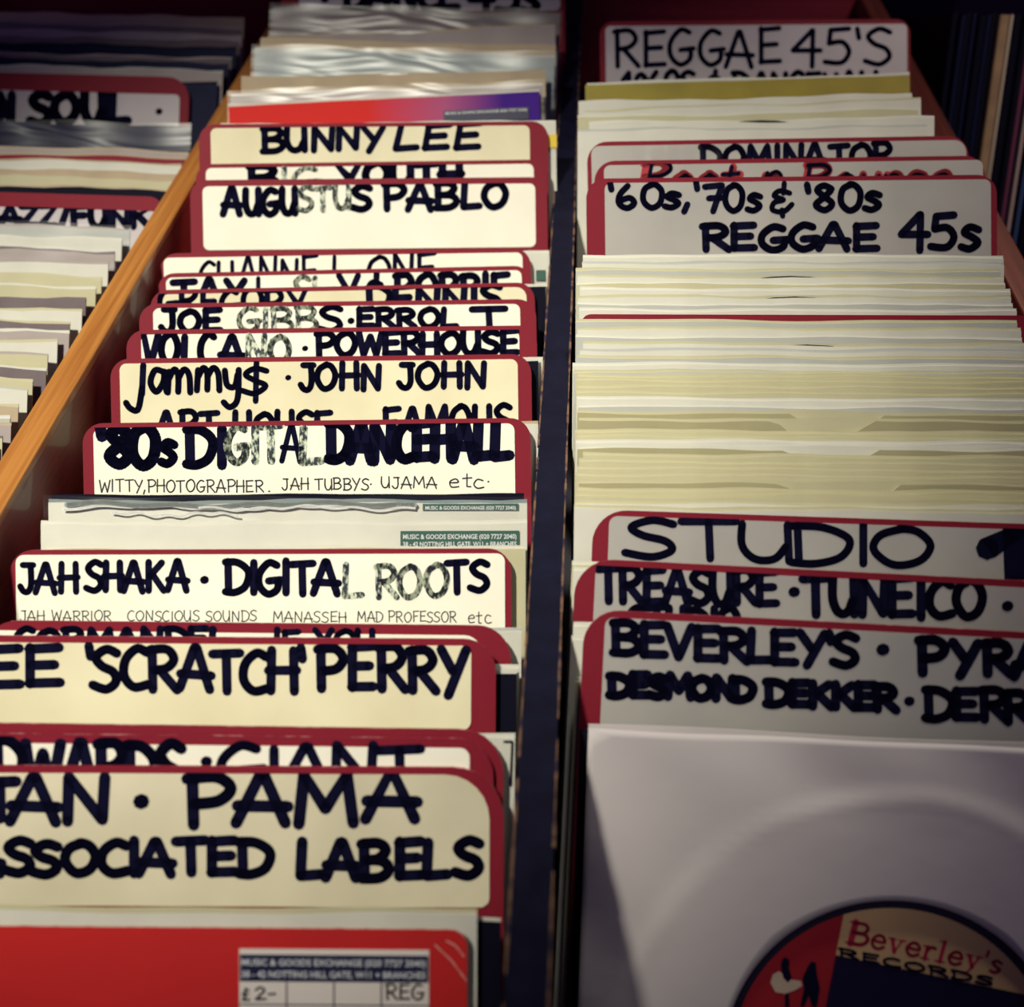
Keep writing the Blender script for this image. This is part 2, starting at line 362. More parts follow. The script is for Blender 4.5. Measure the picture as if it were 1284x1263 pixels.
# ------------------------------------------------------------------ divider cards
GAPLIST = []
def divider(bin_, xl, yl, xr, yr, label, lab=None, labmat='label_white', W=None, th=.0016, rad=.0085, texts=(), faded_=(), small=(), lean=LEAN, group=None, corner=.003, red_text=(), name=''):
    """red card with a paper label; (xl,yl)-(xr,yr) is its top edge on the photograph"""
    W = W or (.184 if bin_ == 'left' else .190)
    L, Rr = solve(xl, yl, xr, yr, W)
    o = D.objects.new('divider_card', None); Mx, H = place(o, L, Rr, W, bin_, th, lean, name)
    mb = MB()
    out = rrect(-W/2, 0, W/2, H, 0, 0, rad, rad, 8)
    mb.prism(out, 0, th, 0, 1)
    # the worn pale line that runs round the upper front edge
    o = build(mb, 'divider_card', [M['red_card'], M['red_worn']]); o.matrix_world = Mx
    tag(o, label, 'divider card', group)
    if lab:
        x0, x1, yt, yb = lab
        lx0, zt = to_local(Mx, x0, yt, 0); lx1, _ = to_local(Mx, x1, yt, 0); _, zb = to_local(Mx, (x0 + x1) / 2, yb, 0)
        lx0 = max(lx0, -W/2 + .0008); lx1 = min(lx1, W/2 - .0008)
        zt = H - .0022 if lab_top_auto(zt, H) else zt
        mb = MB(); mb.prism(rrect(lx0, zb, lx1, zt, .003, .003, corner, corner if corner < .006 else .004), -.0004, -.00001)
        lp = build(mb, 'label_panel', M[labmat], o)
        for lst, key, nm, pl, r_ in ((texts, 'ink', 'lettering', None, 1), (faded_, 'faded', 'lettering', 'faded grey lettering', 1), (small, 'ink_soft', 'small_lettering', None, 1), (red_text, 'red_marker', 'lettering_outline', 'red shading round the letters', 1)):
            if not lst: continue
            for t in lst:
                mb = MB()
                kw = t[6] if len(t) > 6 else {}
                kw = dict(kw)
                if key == 'red_marker': kw['y'] = -.00045
                write(mb, Mx, *t[:6], **kw)
                # keep ink on the paper
                cl = [i for i, f in enumerate(mb.f) if any(lx0 < mb.v[j][0] < lx1 and zb < mb.v[j][2] for j in f)]
                mb.f = [mb.f[i] for i in cl]; mb.m = [mb.m[i] for i in cl]
                mb.v = [(min(max(x, lx0), lx1), y, min(max(z, zb), H - .0006 if name in ('giant', 'manuel') else zt + .0004)) for x, y, z in mb.v]
                if not cl: continue
                p = build(mb, nm, M[key], lp)
                if pl: p['label'] = pl
    return o, Mx, H
def lab_top_auto(zt, H): return zt > H - .0016

# ------------------------------------------------------------------ sleeves
def sheet(mb, W, H, fy, ftop, th, nx=18, nz=7, mi=0, flip=1):
    """thin bent paper sheet: fy(u,v) is its depth, ftop(u) its upper edge"""
    n = len(mb.v)
    for side in (0, 1):
        for j in range(nz + 1):
            v = j / nz; v = v if j < nz else 1
            for i in range(nx + 1):
                u = i / nx; zt = H + ftop(u)
                mb.v.append(((u - .5) * W, fy(u, v) + side * th, v * zt))
    st = (nx + 1) * (nz + 1)
    for j in range(nz):
        for i in range(nx):
            a = n + j * (nx + 1) + i
            mb.f.append((a, a + 1, a + nx + 2, a + nx + 1)); mb.m.append(mi)
            mb.f.append((a + st + nx + 1, a + st + nx + 2, a + st + 1, a + st)); mb.m.append(mi)
    def rim(idx):
        for a, b in zip(idx[:-1], idx[1:]):
            q = len(mb.v); mb.v += [mb.v[a], mb.v[b], mb.v[b + st], mb.v[a + st]]
            mb.f.append((q, q + 1, q + 2, q + 3)); mb.m.append(1)
    rim([n + nz * (nx + 1) + i for i in range(nx, -1, -1)]); rim([n + i for i in range(nx + 1)])
    rim([n + j * (nx + 1) for j in range(nz, -1, -1)]); rim([n + j * (nx + 1) + nx for j in range(nz + 1)])

def record_sleeve(bin_, L, Rr, W, T, fm, bm, label, group=None, cat='record sleeve', notch=None, lean=LEAN, wave=.0004, disc=False, cover=False, sag=0, name='', obj_name='record_sleeve', arch=0, fr=None, th=.00035):
    rnd = random.random
    if fr: Mx, H = fr; PLACED[bin_].append((name, Mx, H, W, T))
    else: o = D.objects.new('x', None); Mx, H = place(o, L, Rr, W, bin_, T, lean, name); D.objects.remove(o)
    ph, ph2, k1, k2 = rnd() * 6, rnd() * 6, 1 + rnd() * 1.5, 3 + rnd() * 3
    def bul(u, v): return max(0, math.sin(math.pi * min(1, max(0, u)))) ** .6 * (.55 + .45 * math.sin(math.pi * min(1, v * 1.05)))
    def topf(u): return wave * (math.sin(k1 * 6.28 * u + ph) + .6 * math.sin(k2 * 6.28 * u + ph2)) - arch * (abs(u - .5) * 2) ** 4
    def notchf(u):
        if not notch: return 0
        a, b, d = notch
        e = .018
        return -d * min(1, max(0, (u - a + e) / (2 * e))) * min(1, max(0, (b + e - u) / (2 * e)))
    mid = T / 2
    root = obj(obj_name, None); root.matrix_world = Mx
    def em(m_): return [m_, EDGE.get(m_.name, m_)]
    mb = MB(); sheet(mb, W, H, lambda u, v: mid - th - (mid - th) * bul(u, v) , lambda u: topf(u) + notchf(u) - .0006, th, nx=40 if notch else 18)
    f = build(mb, 'front_panel', em(fm), root, True)
    mb = MB(); sheet(mb, W, H, lambda u, v: mid + (mid - th) * bul(u, v), lambda u: topf(u + .03) + .0006, th)
    b = build(mb, 'back_panel', em(bm), root, True)
    tag(root, label, cat, group)
    if cover:
        mb = MB(); c1 = 2 + rnd()
        sheet(mb, W + .003, H + .002, lambda u, v: -.0004 - .0004 * math.sin(c1 * 9 * u + 5 * v) - .0005 * v, lambda u: .0006 * math.sin(17 * u + ph), .0001, nx=40)
        build(mb, 'plastic_cover', [M['cover_clear'], M['cover_clear']], root, True)
    if disc:
        mb = MB(); n = 64; rr = .0875
        cz = H - rr + (random.uniform(-.0004, .0003) if not notch else -.0052)
        ring = [(rr * math.cos(2 * math.pi * i / n), cz + rr * math.sin(2 * math.pi * i / n)) for i in range(n)]
        mb.prism(ring, mid - .0005, mid + .0005)
        d = build(mb, 'vinyl_record', M['vinyl']); d.matrix_world = Mx
        tag(d, 'black record inside the ' + label.replace(' paper record sleeve', ' sleeve').replace(' with a thumb cut-out', '').replace(' with a dark opening', '').replace(' with a dark slit', ''), 'record')
    return root, Mx, H
def pix_sleeve(bin_, xl, yl, W, T, fm, bm, label, yaw=0.0, dh=0, **kw):
    L = on_plane(bin_, xl, yl, dh); Rr = L + Vector((W * math.cos(R(yaw)), W * math.sin(R(yaw)), 0))
    return record_sleeve(bin_, L, Rr, W, T, M[fm], M[bm], label, **kw)
def pix_sleeve_r(bin_, xr, yr, W, T, fm, bm, label, yaw=0.0, dh=0, **kw):
    Rr = on_plane(bin_, xr, yr, dh); L = Rr - Vector((W * math.cos(R(yaw)), W * math.sin(R(yaw)), 0))
    return record_sleeve(bin_, L, Rr, W, T, M[fm], M[bm], label, **kw)

def rolled(bin_, xl, yl, xr, yr, W, T, fm, bm, label, yaw=-1.0, **kw):
    """sleeve tipped sideways in its own plane so that one corner stands higher"""
    Rr = on_plane(bin_, xr, yr, kw.pop('dh', 0)); L = Rr - Vector((W * math.cos(R(yaw)), W * math.sin(R(yaw)), 0))
    Mx, H = frame(L, Rr, W, LEAN, bin_)
    lx, lz = to_local(Mx, xl, yl, 0)
    a = math.atan2(lz - H, W / 2 - lx); H2 = H - W * abs(math.sin(a))
    M2 = Mx @ Matrix.Translation((W/2, 0, H)) @ Matrix.Rotation(a, 4, 'Y') @ Matrix.Translation((-W/2, 0, -H2))
    return record_sleeve(bin_, None, None, W, T, M[fm], M[bm], label, fr=(M2, H2), **kw)
def rel(ref, bin_, d, yt, W, T, fm, bm, label, xr=None, xl=None, **kw):
    """sleeve parallel to a card already standing, d metres behind its face (measured square to it)"""
    rM = ref[1]
    if xr is not None: lx, zt = to_local(rM, xr, yt, d); cx = lx - W/2
    else: lx, zt = to_local(rM, xl, yt, d); cx = lx + W/2
    mid = rM @ Vector((cx, d, zt))
    fr = frame_from(mid, rM.to_3x3().to_4x4(), bin_)
    return record_sleeve(bin_, None, None, W, T, M[fm], M[bm], label, fr=fr, **kw)

# ================================================================== THE BROWSER
def xz(px, py): p = at_z(px, py, RAIL_Z); return p.x
X_LR = (xz(175, 351) + xz(77, 508)) / 2          # left rail, right face
X_LL = (xz(157, 326) + xz(98, 413)) / 2          # left rail, left face
X_DL = (xz(687, 400) + xz(658, 800) + xz(630, 1263)) / 3
X_DR = (xz(719, 400) + xz(701, 800) + xz(685, 1263)) / 3
X_RR = (xz(1195, 157) + xz(1284, 329)) / 2       # right rail, right face
print('BINS', [round(v * 1000, 1) for v in (X_LL, X_LR, X_DL, X_DR, X_RR)])
X_RL = X_RR - .014
Y0, Y1 = .04, .96
ZB = .62
X_FL = X_LL - .235

bin_root = obj('record_browser', None); bin_root.location = ((X_FL + X_RR) / 2, .5, 0)
tag(bin_root, 'wooden record browser with pine rail and black painted centre divider', 'record bin')
def bpart(name, mb, mats, label=None):
    o = build(mb, name, mats, bin_root); o.matrix_parent_inverse = Matrix.Translation(-Vector(bin_root.location))
    if label: o['label'] = label
    return o
def bevel_obj(o, w_=.0012):
    m = o.modifiers.new('bevel', 'BEVEL'); m.width = w_; m.segments = 2; m.limit_method = 'ANGLE'
mb = MB(); mb.box((X_LL, Y0, RAIL_Z - .004), (X_LR, Y1, RAIL_Z)); bevel_obj(bpart('rail_cap', mb, M['pine'], 'orange pine top edge with long grain'), .0008)
mb = MB(); mb.box((X_LL + .0006, Y0, ZB), (X_LR - .0006, Y1, RAIL_Z - .004)); bpart('side_board', mb, M['redwood'])
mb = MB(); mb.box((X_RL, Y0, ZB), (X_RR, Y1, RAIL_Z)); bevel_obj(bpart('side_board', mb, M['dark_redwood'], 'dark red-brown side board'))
mb = MB(); mb.box((X_FL - .014, Y0, ZB), (X_FL, Y1, RAIL_Z)); bevel_obj(bpart('side_board', mb, M['pine']))
# centre divider: black board with the bare ply showing along both arrises
mb = MB(); mb.box((X_DL, Y0, ZB), (X_DR, Y1, RAIL_Z)); bpart('divider_board', mb, M['black_paint'], 'black painted divider with scuffed edges')
for x in (X_DL, X_DR):
    mb = MB(); n = 120
    for i in range(n):
        if random.random() < .12: continue
        ya = Y0 + (Y1 - Y0) * i / n; yb_ = Y0 + (Y1 - Y0) * (i + 1) / n; e = random.uniform(.0002, .0005)
        mb.box((x - e, ya, RAIL_Z - .0012), (x + e, yb_, RAIL_Z + .00015))
    o = bpart('worn_edge', mb, M['ply_edge'], 'bare wood showing along the scuffed edge')
# back post of the divider
mb = MB(); mb.box((X_DL - .001, .885, ZB), (X_DR + .001, .90, 1.12)); bpart('divider_post', mb, M['dark_board'])
mb = MB(); mb.box((X_FL - .014, Y1, ZB), (X_RR, Y1 + .016, 1.12)); bpart('back_board', mb, M['backwood'])
mb = MB(); mb.box((X_FL - .014, Y0 - .016, ZB), (X_RR, Y0, RAIL_Z - .06)); bpart('front_board', mb, M['redwood'])
# sloping floors
def floor_mesh(bin_, xa, xb):
    mb = MB(); ys = [Y0, .355, Y1]
    for a, b in zip(ys[:-1], ys[1:]):
        n = len(mb.v); za, zb = floor_z(bin_, a), floor_z(bin_, b - 1e-6 if bin_ != 'right' or b != .355 else .355)
        mb.v += [(xa, a, za), (xb, a, za), (xb, b, zb), (xa, b, zb), (xa, a, za - .012), (xb, a, za - .012), (xb, b, zb - .012), (xa, b, zb - .012)]
        for q in ((0,1,2,3),(7,6,5,4),(0,4,5,1),(1,5,6,2),(2,6,7,3),(3,7,4,0)): mb.f.append(tuple(n + i for i in q)); mb.m.append(0)
    bpart('bin_floor', mb, M['dark_board'])
floor_mesh('far_left', X_FL, X_LL); floor_mesh('left', X_LR, X_DL); floor_mesh('right', X_DR, X_RL)
mb = MB(); mb.box((X_FL - .014, Y0 - .016, 0.0), (X_RR, Y1 + .016, ZB)); bpart('base_cabinet', mb, M['redwood'])

# the shop's floor and the wall behind
mb = MB(); mb.box((-3, -3, -.05), (3, 3, 0)); tag(build(mb, 'floor', wood('floor_boards', (.10, .06, .04), (.06, .035, .025))), kind='structure')
mb = MB(); mb.box((-3, 2.2, 0), (3, 2.3, 2.9)); tag(build(mb, 'wall_back', mat('wall_paint', (.06, .03, .06), .8)), kind='structure')

# ================================================================== LEFT BIN (back to front)
SL = lambda y: 2.24 + .0020 * (y - 155)
HZ = {}
divider('left', 352, -38, 708, -40, 'white labelled card lettered DANCE 45s, cut off by the top of the photo', lab=(375, 702, -30, 14), labmat='label_dim',
    texts=[('DANCE', 430, 575, -24, 12, 9), ("45s", 588, 674, -24, 14, 9), ('*', 402, 410, -18, 14, 9)], name='dance')
pix_sleeve_r('left', 702, 17, .180, .0022, 'paper_mauve', 'paper_mauve', 'dark red-purple sleeve in crinkled plastic below the DANCE 45s card', yaw=-1, cover=True, name='s17')
rolled('left', 333, 47, 696, 31, .178, .002, 'paper_pink', 'paper_tan', 'pale pink-grey sleeve with a dark opening, at the back of the left bin', disc=True, wave=.0006, name='s29')
pix_sleeve_r('left', 697, 58, .178, .002, 'paper_tan', 'paper_tan', 'beige sleeve just behind the teal-grey one in shiny plastic', yaw=-1.5, name='s57')
pix_sleeve_r('left', 696, 70, .179, .002, 'grey_teal', 'paper_grey', 'teal-grey sleeve in shiny clear plastic, back of left bin', yaw=-1.5, cover=True, name='s70')
rolled('left', 299, 97, 684, 88, .178, .0022, 'paper_tan', 'paper_tan', 'tan sleeve with a dark slit, two behind the red and violet one', disc=True, name='s90')
rolled('left', 276, 118, 680, 106, .179, .0018, 'paper_pink', 'paper_white', 'pale sleeve in crinkled plastic directly behind the red and violet one', yaw=-.5, cover=True, name='s113')
# red to violet sleeve
gs, gM, gH = rolled('left', 268, 133, 676, 113, .178, .0015, 'gradient', 'paper_white', 'red picture sleeve fading to violet at its right end', wave=.0001, yaw=-1.5, name='grad')

def sticker(parent, Mx, x0, x1, yt, yb, col, rows, y=-.0006, name='price_sticker', cells=None):
    """printed price sticker: header in colour col, rows = lines of print"""
    ax, zt = to_local(Mx, x0, yt, y); bx, _ = to_local(Mx, x1, yt, y); _, zb = to_local(Mx, (x0 + x1) / 2, yb, y)
    mb = MB(); mb.prism([(ax, zb), (bx, zb), (bx, zt), (ax, zt)], y, y + .0002)
    s_ = build(mb, name, M[col], parent)
    return s_, (ax, bx, zt, zb)
def printed(parent, text, x0, x1, z, h, y, mt, name='print'):
    c = D.curves.new(name, 'FONT'); c.body = text; c.size = 1; c.resolution_u = 2; c.offset = .02
    t = D.objects.new('tmp', c); COL.objects.link(t)
    bpy.context.view_layer.update()
    dg = bpy.context.evaluated_depsgraph_get(); me = D.meshes.new_from_object(t.evaluated_get(dg))
    D.objects.remove(t); D.curves.remove(c)
    xs = [v.co.x for v in me.vertices]; ys = [v.co.y for v in me.vertices]
    ax, bx = min(xs), max(xs); h0 = .73
    for v in me.vertices:
        X = x0 + (v.co.x - ax) / (bx - ax) * (x1 - x0); Z = z + v.co.y / h0 * h
        v.co = (X, y, Z)
    me.materials.clear(); me.materials.append(mt); me.update()
    return obj(name, me, parent)
st, (a, b, zt, zb) = sticker(gs, gM, 556, 663, 139, 152, 'sticker_navy', [], y=-.0007)
printed(st, 'MUSIC & GOODS EXCHANGE (020 7727 2040)', a + .001, b - .001, zt - .0022, .0014, -.0008, M['print_white'])
# pale sleeve with yellow print that shows to the right of the BUNNY LEE card

D_bunny = divider('left', 249, 156, 687, 152, 'red divider with aged cream label, hindmost of three cards below the red-violet sleeve', lab=(264, 664, 158, 225), labmat='label_cream', name='bunny',
    texts=[('BUNNY', 328, 481, 162, 190, 7.5, dict(drop=-3)), ('LEE', 494, 598, 158, 189, 7.5, dict(drop=-3, slant=.1))])
divider('left', 245, 206, 687, 200, 'red divider mostly hidden, only the tops of its half-faded marker letters showing', lab=(258, 669, 208, 270), name='youth', lean=LEAN,
    texts=[('B', 314, 350, 210, 240, 9), ('YOUTH', 425, 580, 206, 236, 9, dict(drop=-3))], faded_=[('IG', 352, 402, 210, 240, 6)])
D_pablo = divider('left', 238, 226, 686, 222, 'red divider with tall white label, foremost of three cards below the red-violet sleeve', lab=(254, 671, 234, 312), name='pablo',
    texts=[('AUGU', 280, 372, 238, 270, 8, dict(drop=-3)), ('S', 443, 466, 234, 262, 8), ('PABLO', 482, 634, 231, 263, 8, dict(drop=-2))], faded_=[('STU', 374, 440, 236, 265, 6, dict(drop=-3))])
# sleeves whose right ends show between the cards and the black divider
D_channel = divider('left', 200, 318, 665, 311, 'red divider, first below the tall white labelled card', lab=(205, 655, 320, 372), name='channel', lean=LEAN,
    texts=[('CHANNE', 248, 398, 328, 366, 4.5, dict(drop=-5)), ('L', 418, 430, 322, 358, 4.5), ('ONE', 460, 546, 323, 358, 5, dict(drop=-4))])
divider('left', 197, 343, 666, 333, 'red divider, second below the tall white labelled card', lab=(208, 654, 345, 398), name='taxi', lean=LEAN,
    texts=[('TAX', 215, 310, 351, 385, 8), ('I', 320, 326, 349, 385, 5), ('Y&', 425, 480, 345, 385, 7), ('ROBBIE', 497, 636, 346, 380, 8, dict(drop=-3))], faded_=[('SL', 368, 412, 347, 385, 6)])
D_greg = divider('left', 188, 364, 670, 354, 'red divider with a cream label, third below the tall white labelled card', lab=(197, 660, 366, 420), labmat='label_cream', name='gregory', lean=LEAN, corner=.005,
    texts=[('GREGORY', 198, 383, 362, 396, 6.5), ('DENNIS', 458, 628, 358, 390, 8, dict(drop=-3))])
D_gib = divider('left', 174, 381, 672, 375, 'red divider ending in the letters ERROL T', lab=(192, 652, 384, 440), name='gibbs', lean=LEAN,
    texts=[('JOE', 203, 277, 389, 416, 7.5), ('S*', 402, 444, 386, 416, 7), ('ERROL', 447, 572, 388, 410, 7), ('T', 590, 632, 388, 412, 7.5)],
    faded_=[('GIBB', 298, 398, 387, 416, 6)])
D_volc = divider('left', 158, 414, 673, 408, 'red divider lettered POWERHOUSE at its right', lab=(177, 651, 417, 475), name='volcano', lean=LEAN,
    texts=[('VOLC', 178, 268, 420, 458, 8), ('A', 274, 305, 422, 458, 8), ('*', 378, 386, 415, 455, 6), ('POWERHOUSE', 397, 648, 418, 446, 7.5, dict(drop=-2, tight=.06))],
    faded_=[('NO', 308, 362, 421, 456, 7)])
D_jam = divider('left', 138, 450, 666, 444, 'red divider with a pale yellow label lettered JOHN JOHN', lab=(150, 649, 452, 560), labmat='label_cream', name='jammy', lean=LEAN,
    texts=[('j', 160, 184, 456, 498, 7), ('ammy', 186, 300, 448, 492, 7, dict(tight=.05)), ('$', 302, 340, 458, 496, 6.5), ('*', 358, 365, 455, 488, 6), ('JOHN', 376, 476, 457, 488, 7), ('JOHN', 500, 608, 456, 486, 7),
           ('ART HOUSE', 197, 415, 517, 550, 7), ('FAMOUS', 482, 640, 511, 548, 7, dict(drop=-3))])
D_dance = divider('left', 103, 531, 665, 524, "red divider lettered '80s DIGITAL DANCEHALL in blurred navy marker", lab=(117, 645, 531, 640), name='dancehall', lean=LEAN,
    texts=[("'80", 122, 198, 535, 582, 13, dict(drop=2, tight=.05)), ('s', 201, 218, 540, 583, 10), ('DI', 234, 282, 537, 582, 11), ('DANCEHALL', 412, 640, 532, 578, 12, dict(tight=.02, drop=-3)), ('A', 352, 376, 534, 580, 6)],
    faded_=[('GIT', 284, 352, 536, 580, 9), ('L', 378, 404, 534, 580, 9)],
    small=[('WITTY,PHOTOGRAPHER', 124, 330, 602, 617, 1.8), ('.', 336, 340, 602, 616, 2), ('JAH TUBBYS', 354, 462, 600, 614, 1.8), ('*', 464, 468, 600, 614, 2), ('UJAMA', 478, 548, 598, 612, 1.8), ('etc*', 562, 616, 594, 612, 1.8)])
D_shaka = divider('left', 12, 690, 641, 688, 'red divider lettered DIGITAL ROOTS', lab=(20, 633, 696, 830), name='shaka', lean=LEAN,
    texts=[('JAH', 24, 98, 707, 742, 7), ('SHAKA', 107, 235, 704, 740, 7.5), ('*', 251, 260, 706, 742, 9), ('DIGITA', 281, 425, 705, 744, 8.5, dict(tight=.05)), ('TS', 560, 611, 705, 742, 8)],
    faded_=[('L', 428, 452, 706, 748, 7), ('ROO', 470, 562, 708, 748, 7)],
    small=[('JAH WARRIOR', 25, 140, 766, 779, 1.4), ('CONSCIOUS SOUNDS', 160, 322, 766, 779, 1.4), ('MANASSEH', 342, 434, 767, 780, 1.4), ('MAD PROFESSOR', 448, 572, 767, 780, 1.4), ('etc', 586, 616, 766, 782, 1.4)])
s3 = SL(787)
D_man = divider('left', 641 - 184 * 3.60, 778, 641, 785, 'red divider in cloudy plastic with only letter tops showing, behind the SCRATCH card', lab=(-40, 604, 790, 840), name='manuel', lean=LEAN, corner=.006, rad=.012,
    texts=[('CORMANDEL', 20, 285, 789, 815, 8), ('IF YOU', 345, 470, 791, 815, 7)])
D_perry = divider('left', 622 - 184 * 3.70, 797, 622, 802, "red divider lettered 'SCRATCH' in heavy black marker", lab=(-35, 591, 803, 913), labmat='label_cream', name='perry', lean=LEAN, rad=.011,
    texts=[('LEE', -70, 74, 814, 860, 11), ("'SCRATCH'", 108, 384, 812, 862, 10.5, dict(tight=.04, drop=6)), ('PERRY', 399, 586, 812, 864, 11, dict(drop=5))])
D_r11 = divider('left', 632 - 184 * 3.93, 906, 632, 916, 'red divider in cloudy plastic standing just behind the GIANT card', lab=(-60, 612, 920, 960), name='r11', lean=LEAN, rad=.014, corner=.008)
D_giant = divider('left', 619 - 184 * 3.96, 919, 619, 927, 'red divider lettered GIANT, behind the worn cream ASSOCIATED LABELS card', lab=(-60, 589, 931, 1000), name='giant', lean=LEAN, rad=.012,
    texts=[('EDWARDS', -40, 226, 928, 990, 13, dict(tight=.03, drop=4)), ('*', 256, 266, 930, 976, 12), ('GIANT', 274, 527, 937, 990, 11, dict(tight=.03))])
D_pama = divider('left', 632 - 184 * 3.99, 960, 632, 963, 'red divider with a worn cream label lettered ASSOCIATED LABELS', lab=(-80, 614, 966, 1136), labmat='label_old', name='pama', lean=LEAN, rad=.016, corner=.014,
    texts=[('T', -24, 18, 980, 1028, 13), ('AN', 12, 138, 974, 1031, 13), ('*', 172, 184, 978, 1030, 17), ('PAMA', 232, 522, 973, 1034, 13.5, dict(drop=-6)),
           ('ASSOCIATED', -42, 340, 1056, 1096, 12, dict(tight=.06)), ('LABELS', 373, 600, 1058, 1102, 12.5, dict(drop=-2))])
rel(D_shaka, 'left', .0165, 621, .180, .0022, 'black_card', 'black_card', 'black sleeve directly in front of the DIGITAL DANCEHALL card', xr=657, wave=.0002, name='black')
p1, m1, h1 = rel(D_shaka, 'left', .0135, 628, .181, .0020, 'paper_white', 'grey_teal', 'white stickered sleeve in crinkled plastic in front of the black sleeve', xr=661, cover=True, name='pl')
st, (a, b, zt, zb) = sticker(p1, m1, 530, 650, 632, 640, 'sticker_green', [], y=-.0003)
printed(st, 'MUSIC & GOODS EXCHANGE (020 7727 2040)', a + .001, b - .001, zt - .0022, .0014, -.0004, M['print_white'])
M['crinkle_light_shade'] = mat('crinkle_light_shade', (0.80, 0.82, 0.80), 0.2, 0.8)  # pale strokes that paint the highlights on the crinkled plastic
M['plastic_shade'] = mat('plastic_crinkle_shade', (0.28, 0.31, 0.30), 0.3, 0.6)  # grey stroke that paints the shade along the crinkle
for key, xa, xb, y_, r_, sd in (('plastic_shade', 84, 520, 633, .0010, 2), ('crinkle_light_shade', 80, 430, 636, .0005, 1), ('crinkle_light_shade', 250, 520, 637, .0004, 3), ('crinkle_light_shade', 140, 300, 645, .00035, 5)):
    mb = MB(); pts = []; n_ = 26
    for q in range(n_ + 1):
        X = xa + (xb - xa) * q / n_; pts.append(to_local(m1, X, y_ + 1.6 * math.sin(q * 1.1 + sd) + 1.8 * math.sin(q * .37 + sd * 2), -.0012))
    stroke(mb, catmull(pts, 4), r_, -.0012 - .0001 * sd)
    build(mb, 'crinkle_light_shade', M[key], p1)
p2, m2, h2 = rel(D_shaka, 'left', .0085, 655, .182, .0020, 'paper_white', 'paper_white', 'white sleeve with a green price sticker behind the ROOTS card', xr=661, name='grn')
st, (a, b, zt, zb) = sticker(p2, m2, 502, 651, 666, 700, 'sticker_green', [], y=-.0003)
printed(st, 'MUSIC & GOODS EXCHANGE (020 7727 2040)', a + .001, b - .001, zt - .0030, .0018, -.0004, M['print_white'])
printed(st, '38 - 42 NOTTING HILL GATE, W11 + BRANCHES', a + .001, b - .001, zt - .0058, .0018, -.0004, M['print_white'])
rel(D_shaka, 'left', .0045, 686, .178, .0018, 'paper_cream', 'paper_white', 'cream sleeve showing its end at the right of the ROOTS card', xr=659, name='crm')
# sleeves of which only the right ends show, between the cards and the black divider
ys_, yM, yH = rel(D_bunny, 'left', .004, 152, .178, .0015, 'paper_white', 'paper_white', 'white sleeve with a yellow print peeping out right of the foremost cards at the back', xr=697, name='yel')
x_, z_ = to_local(yM, 684, 176, 0); mb = MB(); mb.prism([(x_, z_ - .004), (x_ + .006, z_ - .004), (x_ + .006, z_ + .003), (x_, z_ + .003)], -.0003, .0001); build(mb, 'yellow_print', M['yellow'], ys_)
g1, gm1, gh1 = rel(D_channel, 'left', .005, 316, .180, .0022, 'paper_white', 'paper_white', 'white sleeve with a green sticker, its end showing right of the tall white labelled card', xr=689, name='f1')
x_, z_ = to_local(gm1, 672, 339, 0); x2_, z2_ = to_local(gm1, 684, 352, 0); mb = MB(); mb.prism([(x_, z2_), (x2_, z2_), (x2_, z_), (x_, z_)], -.0003, .0001); build(mb, 'price_sticker', M['sticker_green'], g1)
rel(D_greg, 'left', .004, 358, .180, .0014, 'black_card', 'paper_white', 'black sleeve with a white back edge right of the ERROL T card', xr=684, name='f2')
rel(D_greg, 'left', .007, 358, .180, .0014, 'paper_white', 'paper_white', 'white sleeve end right of the black one beside the ERROL T card', xr=688, name='f2b')
rel(D_jam, 'left', .006, 450, .180, .0018, 'black_card', 'paper_white', 'black sleeve whose right end shows beside the JOHN JOHN card', xr=675, name='f3')
rel(D_jam, 'left', .010, 449, .180, .0018, 'paper_white', 'paper_white', 'white sleeve whose right end shows beside the JOHN JOHN card', xr=682, name='f3b')
rel(D_dance, 'left', .006, 528, .180, .0018, 'paper_white', 'paper_tan', 'pale sleeve whose right end shows behind the DIGITAL DANCEHALL card', xr=675, name='f4')
rel(D_man, 'left', .0065, 790, .180, .0022, 'paper_white', 'paper_grey', 'pale sleeve whose right end shows in front of the ROOTS card', xr=654, name='f5')
rel(D_perry, 'left', .0065, 836, .180, .0020, 'paper_white', 'paper_white', 'white sleeve end beside the SCRATCH card, right at the black divider', xr=651, name='f6b')
rel(D_perry, 'left', .0035, 842, .180, .0022, 'black_card', 'paper_white', 'black sleeve with a white back edge beside the SCRATCH card', xr=648, name='f6')
ss, sM, sH = rel(D_r11, 'left', .0045, 922, .180, .0020, 'paper_white', 'paper_white', 'white sleeve with a thin black printed frame, right of the GIANT card', xr=646, name='wf')
mb = MB()
for (xa, ya, xb, yb) in ((632, 930, 642, 930), (642, 930, 640, 985)):
    stroke(mb, [to_local(sM, xa, ya, -.0002), to_local(sM, xb, yb, -.0002)], .0003, -.0002)
build(mb, 'printed_frame', M['ink'], ss)

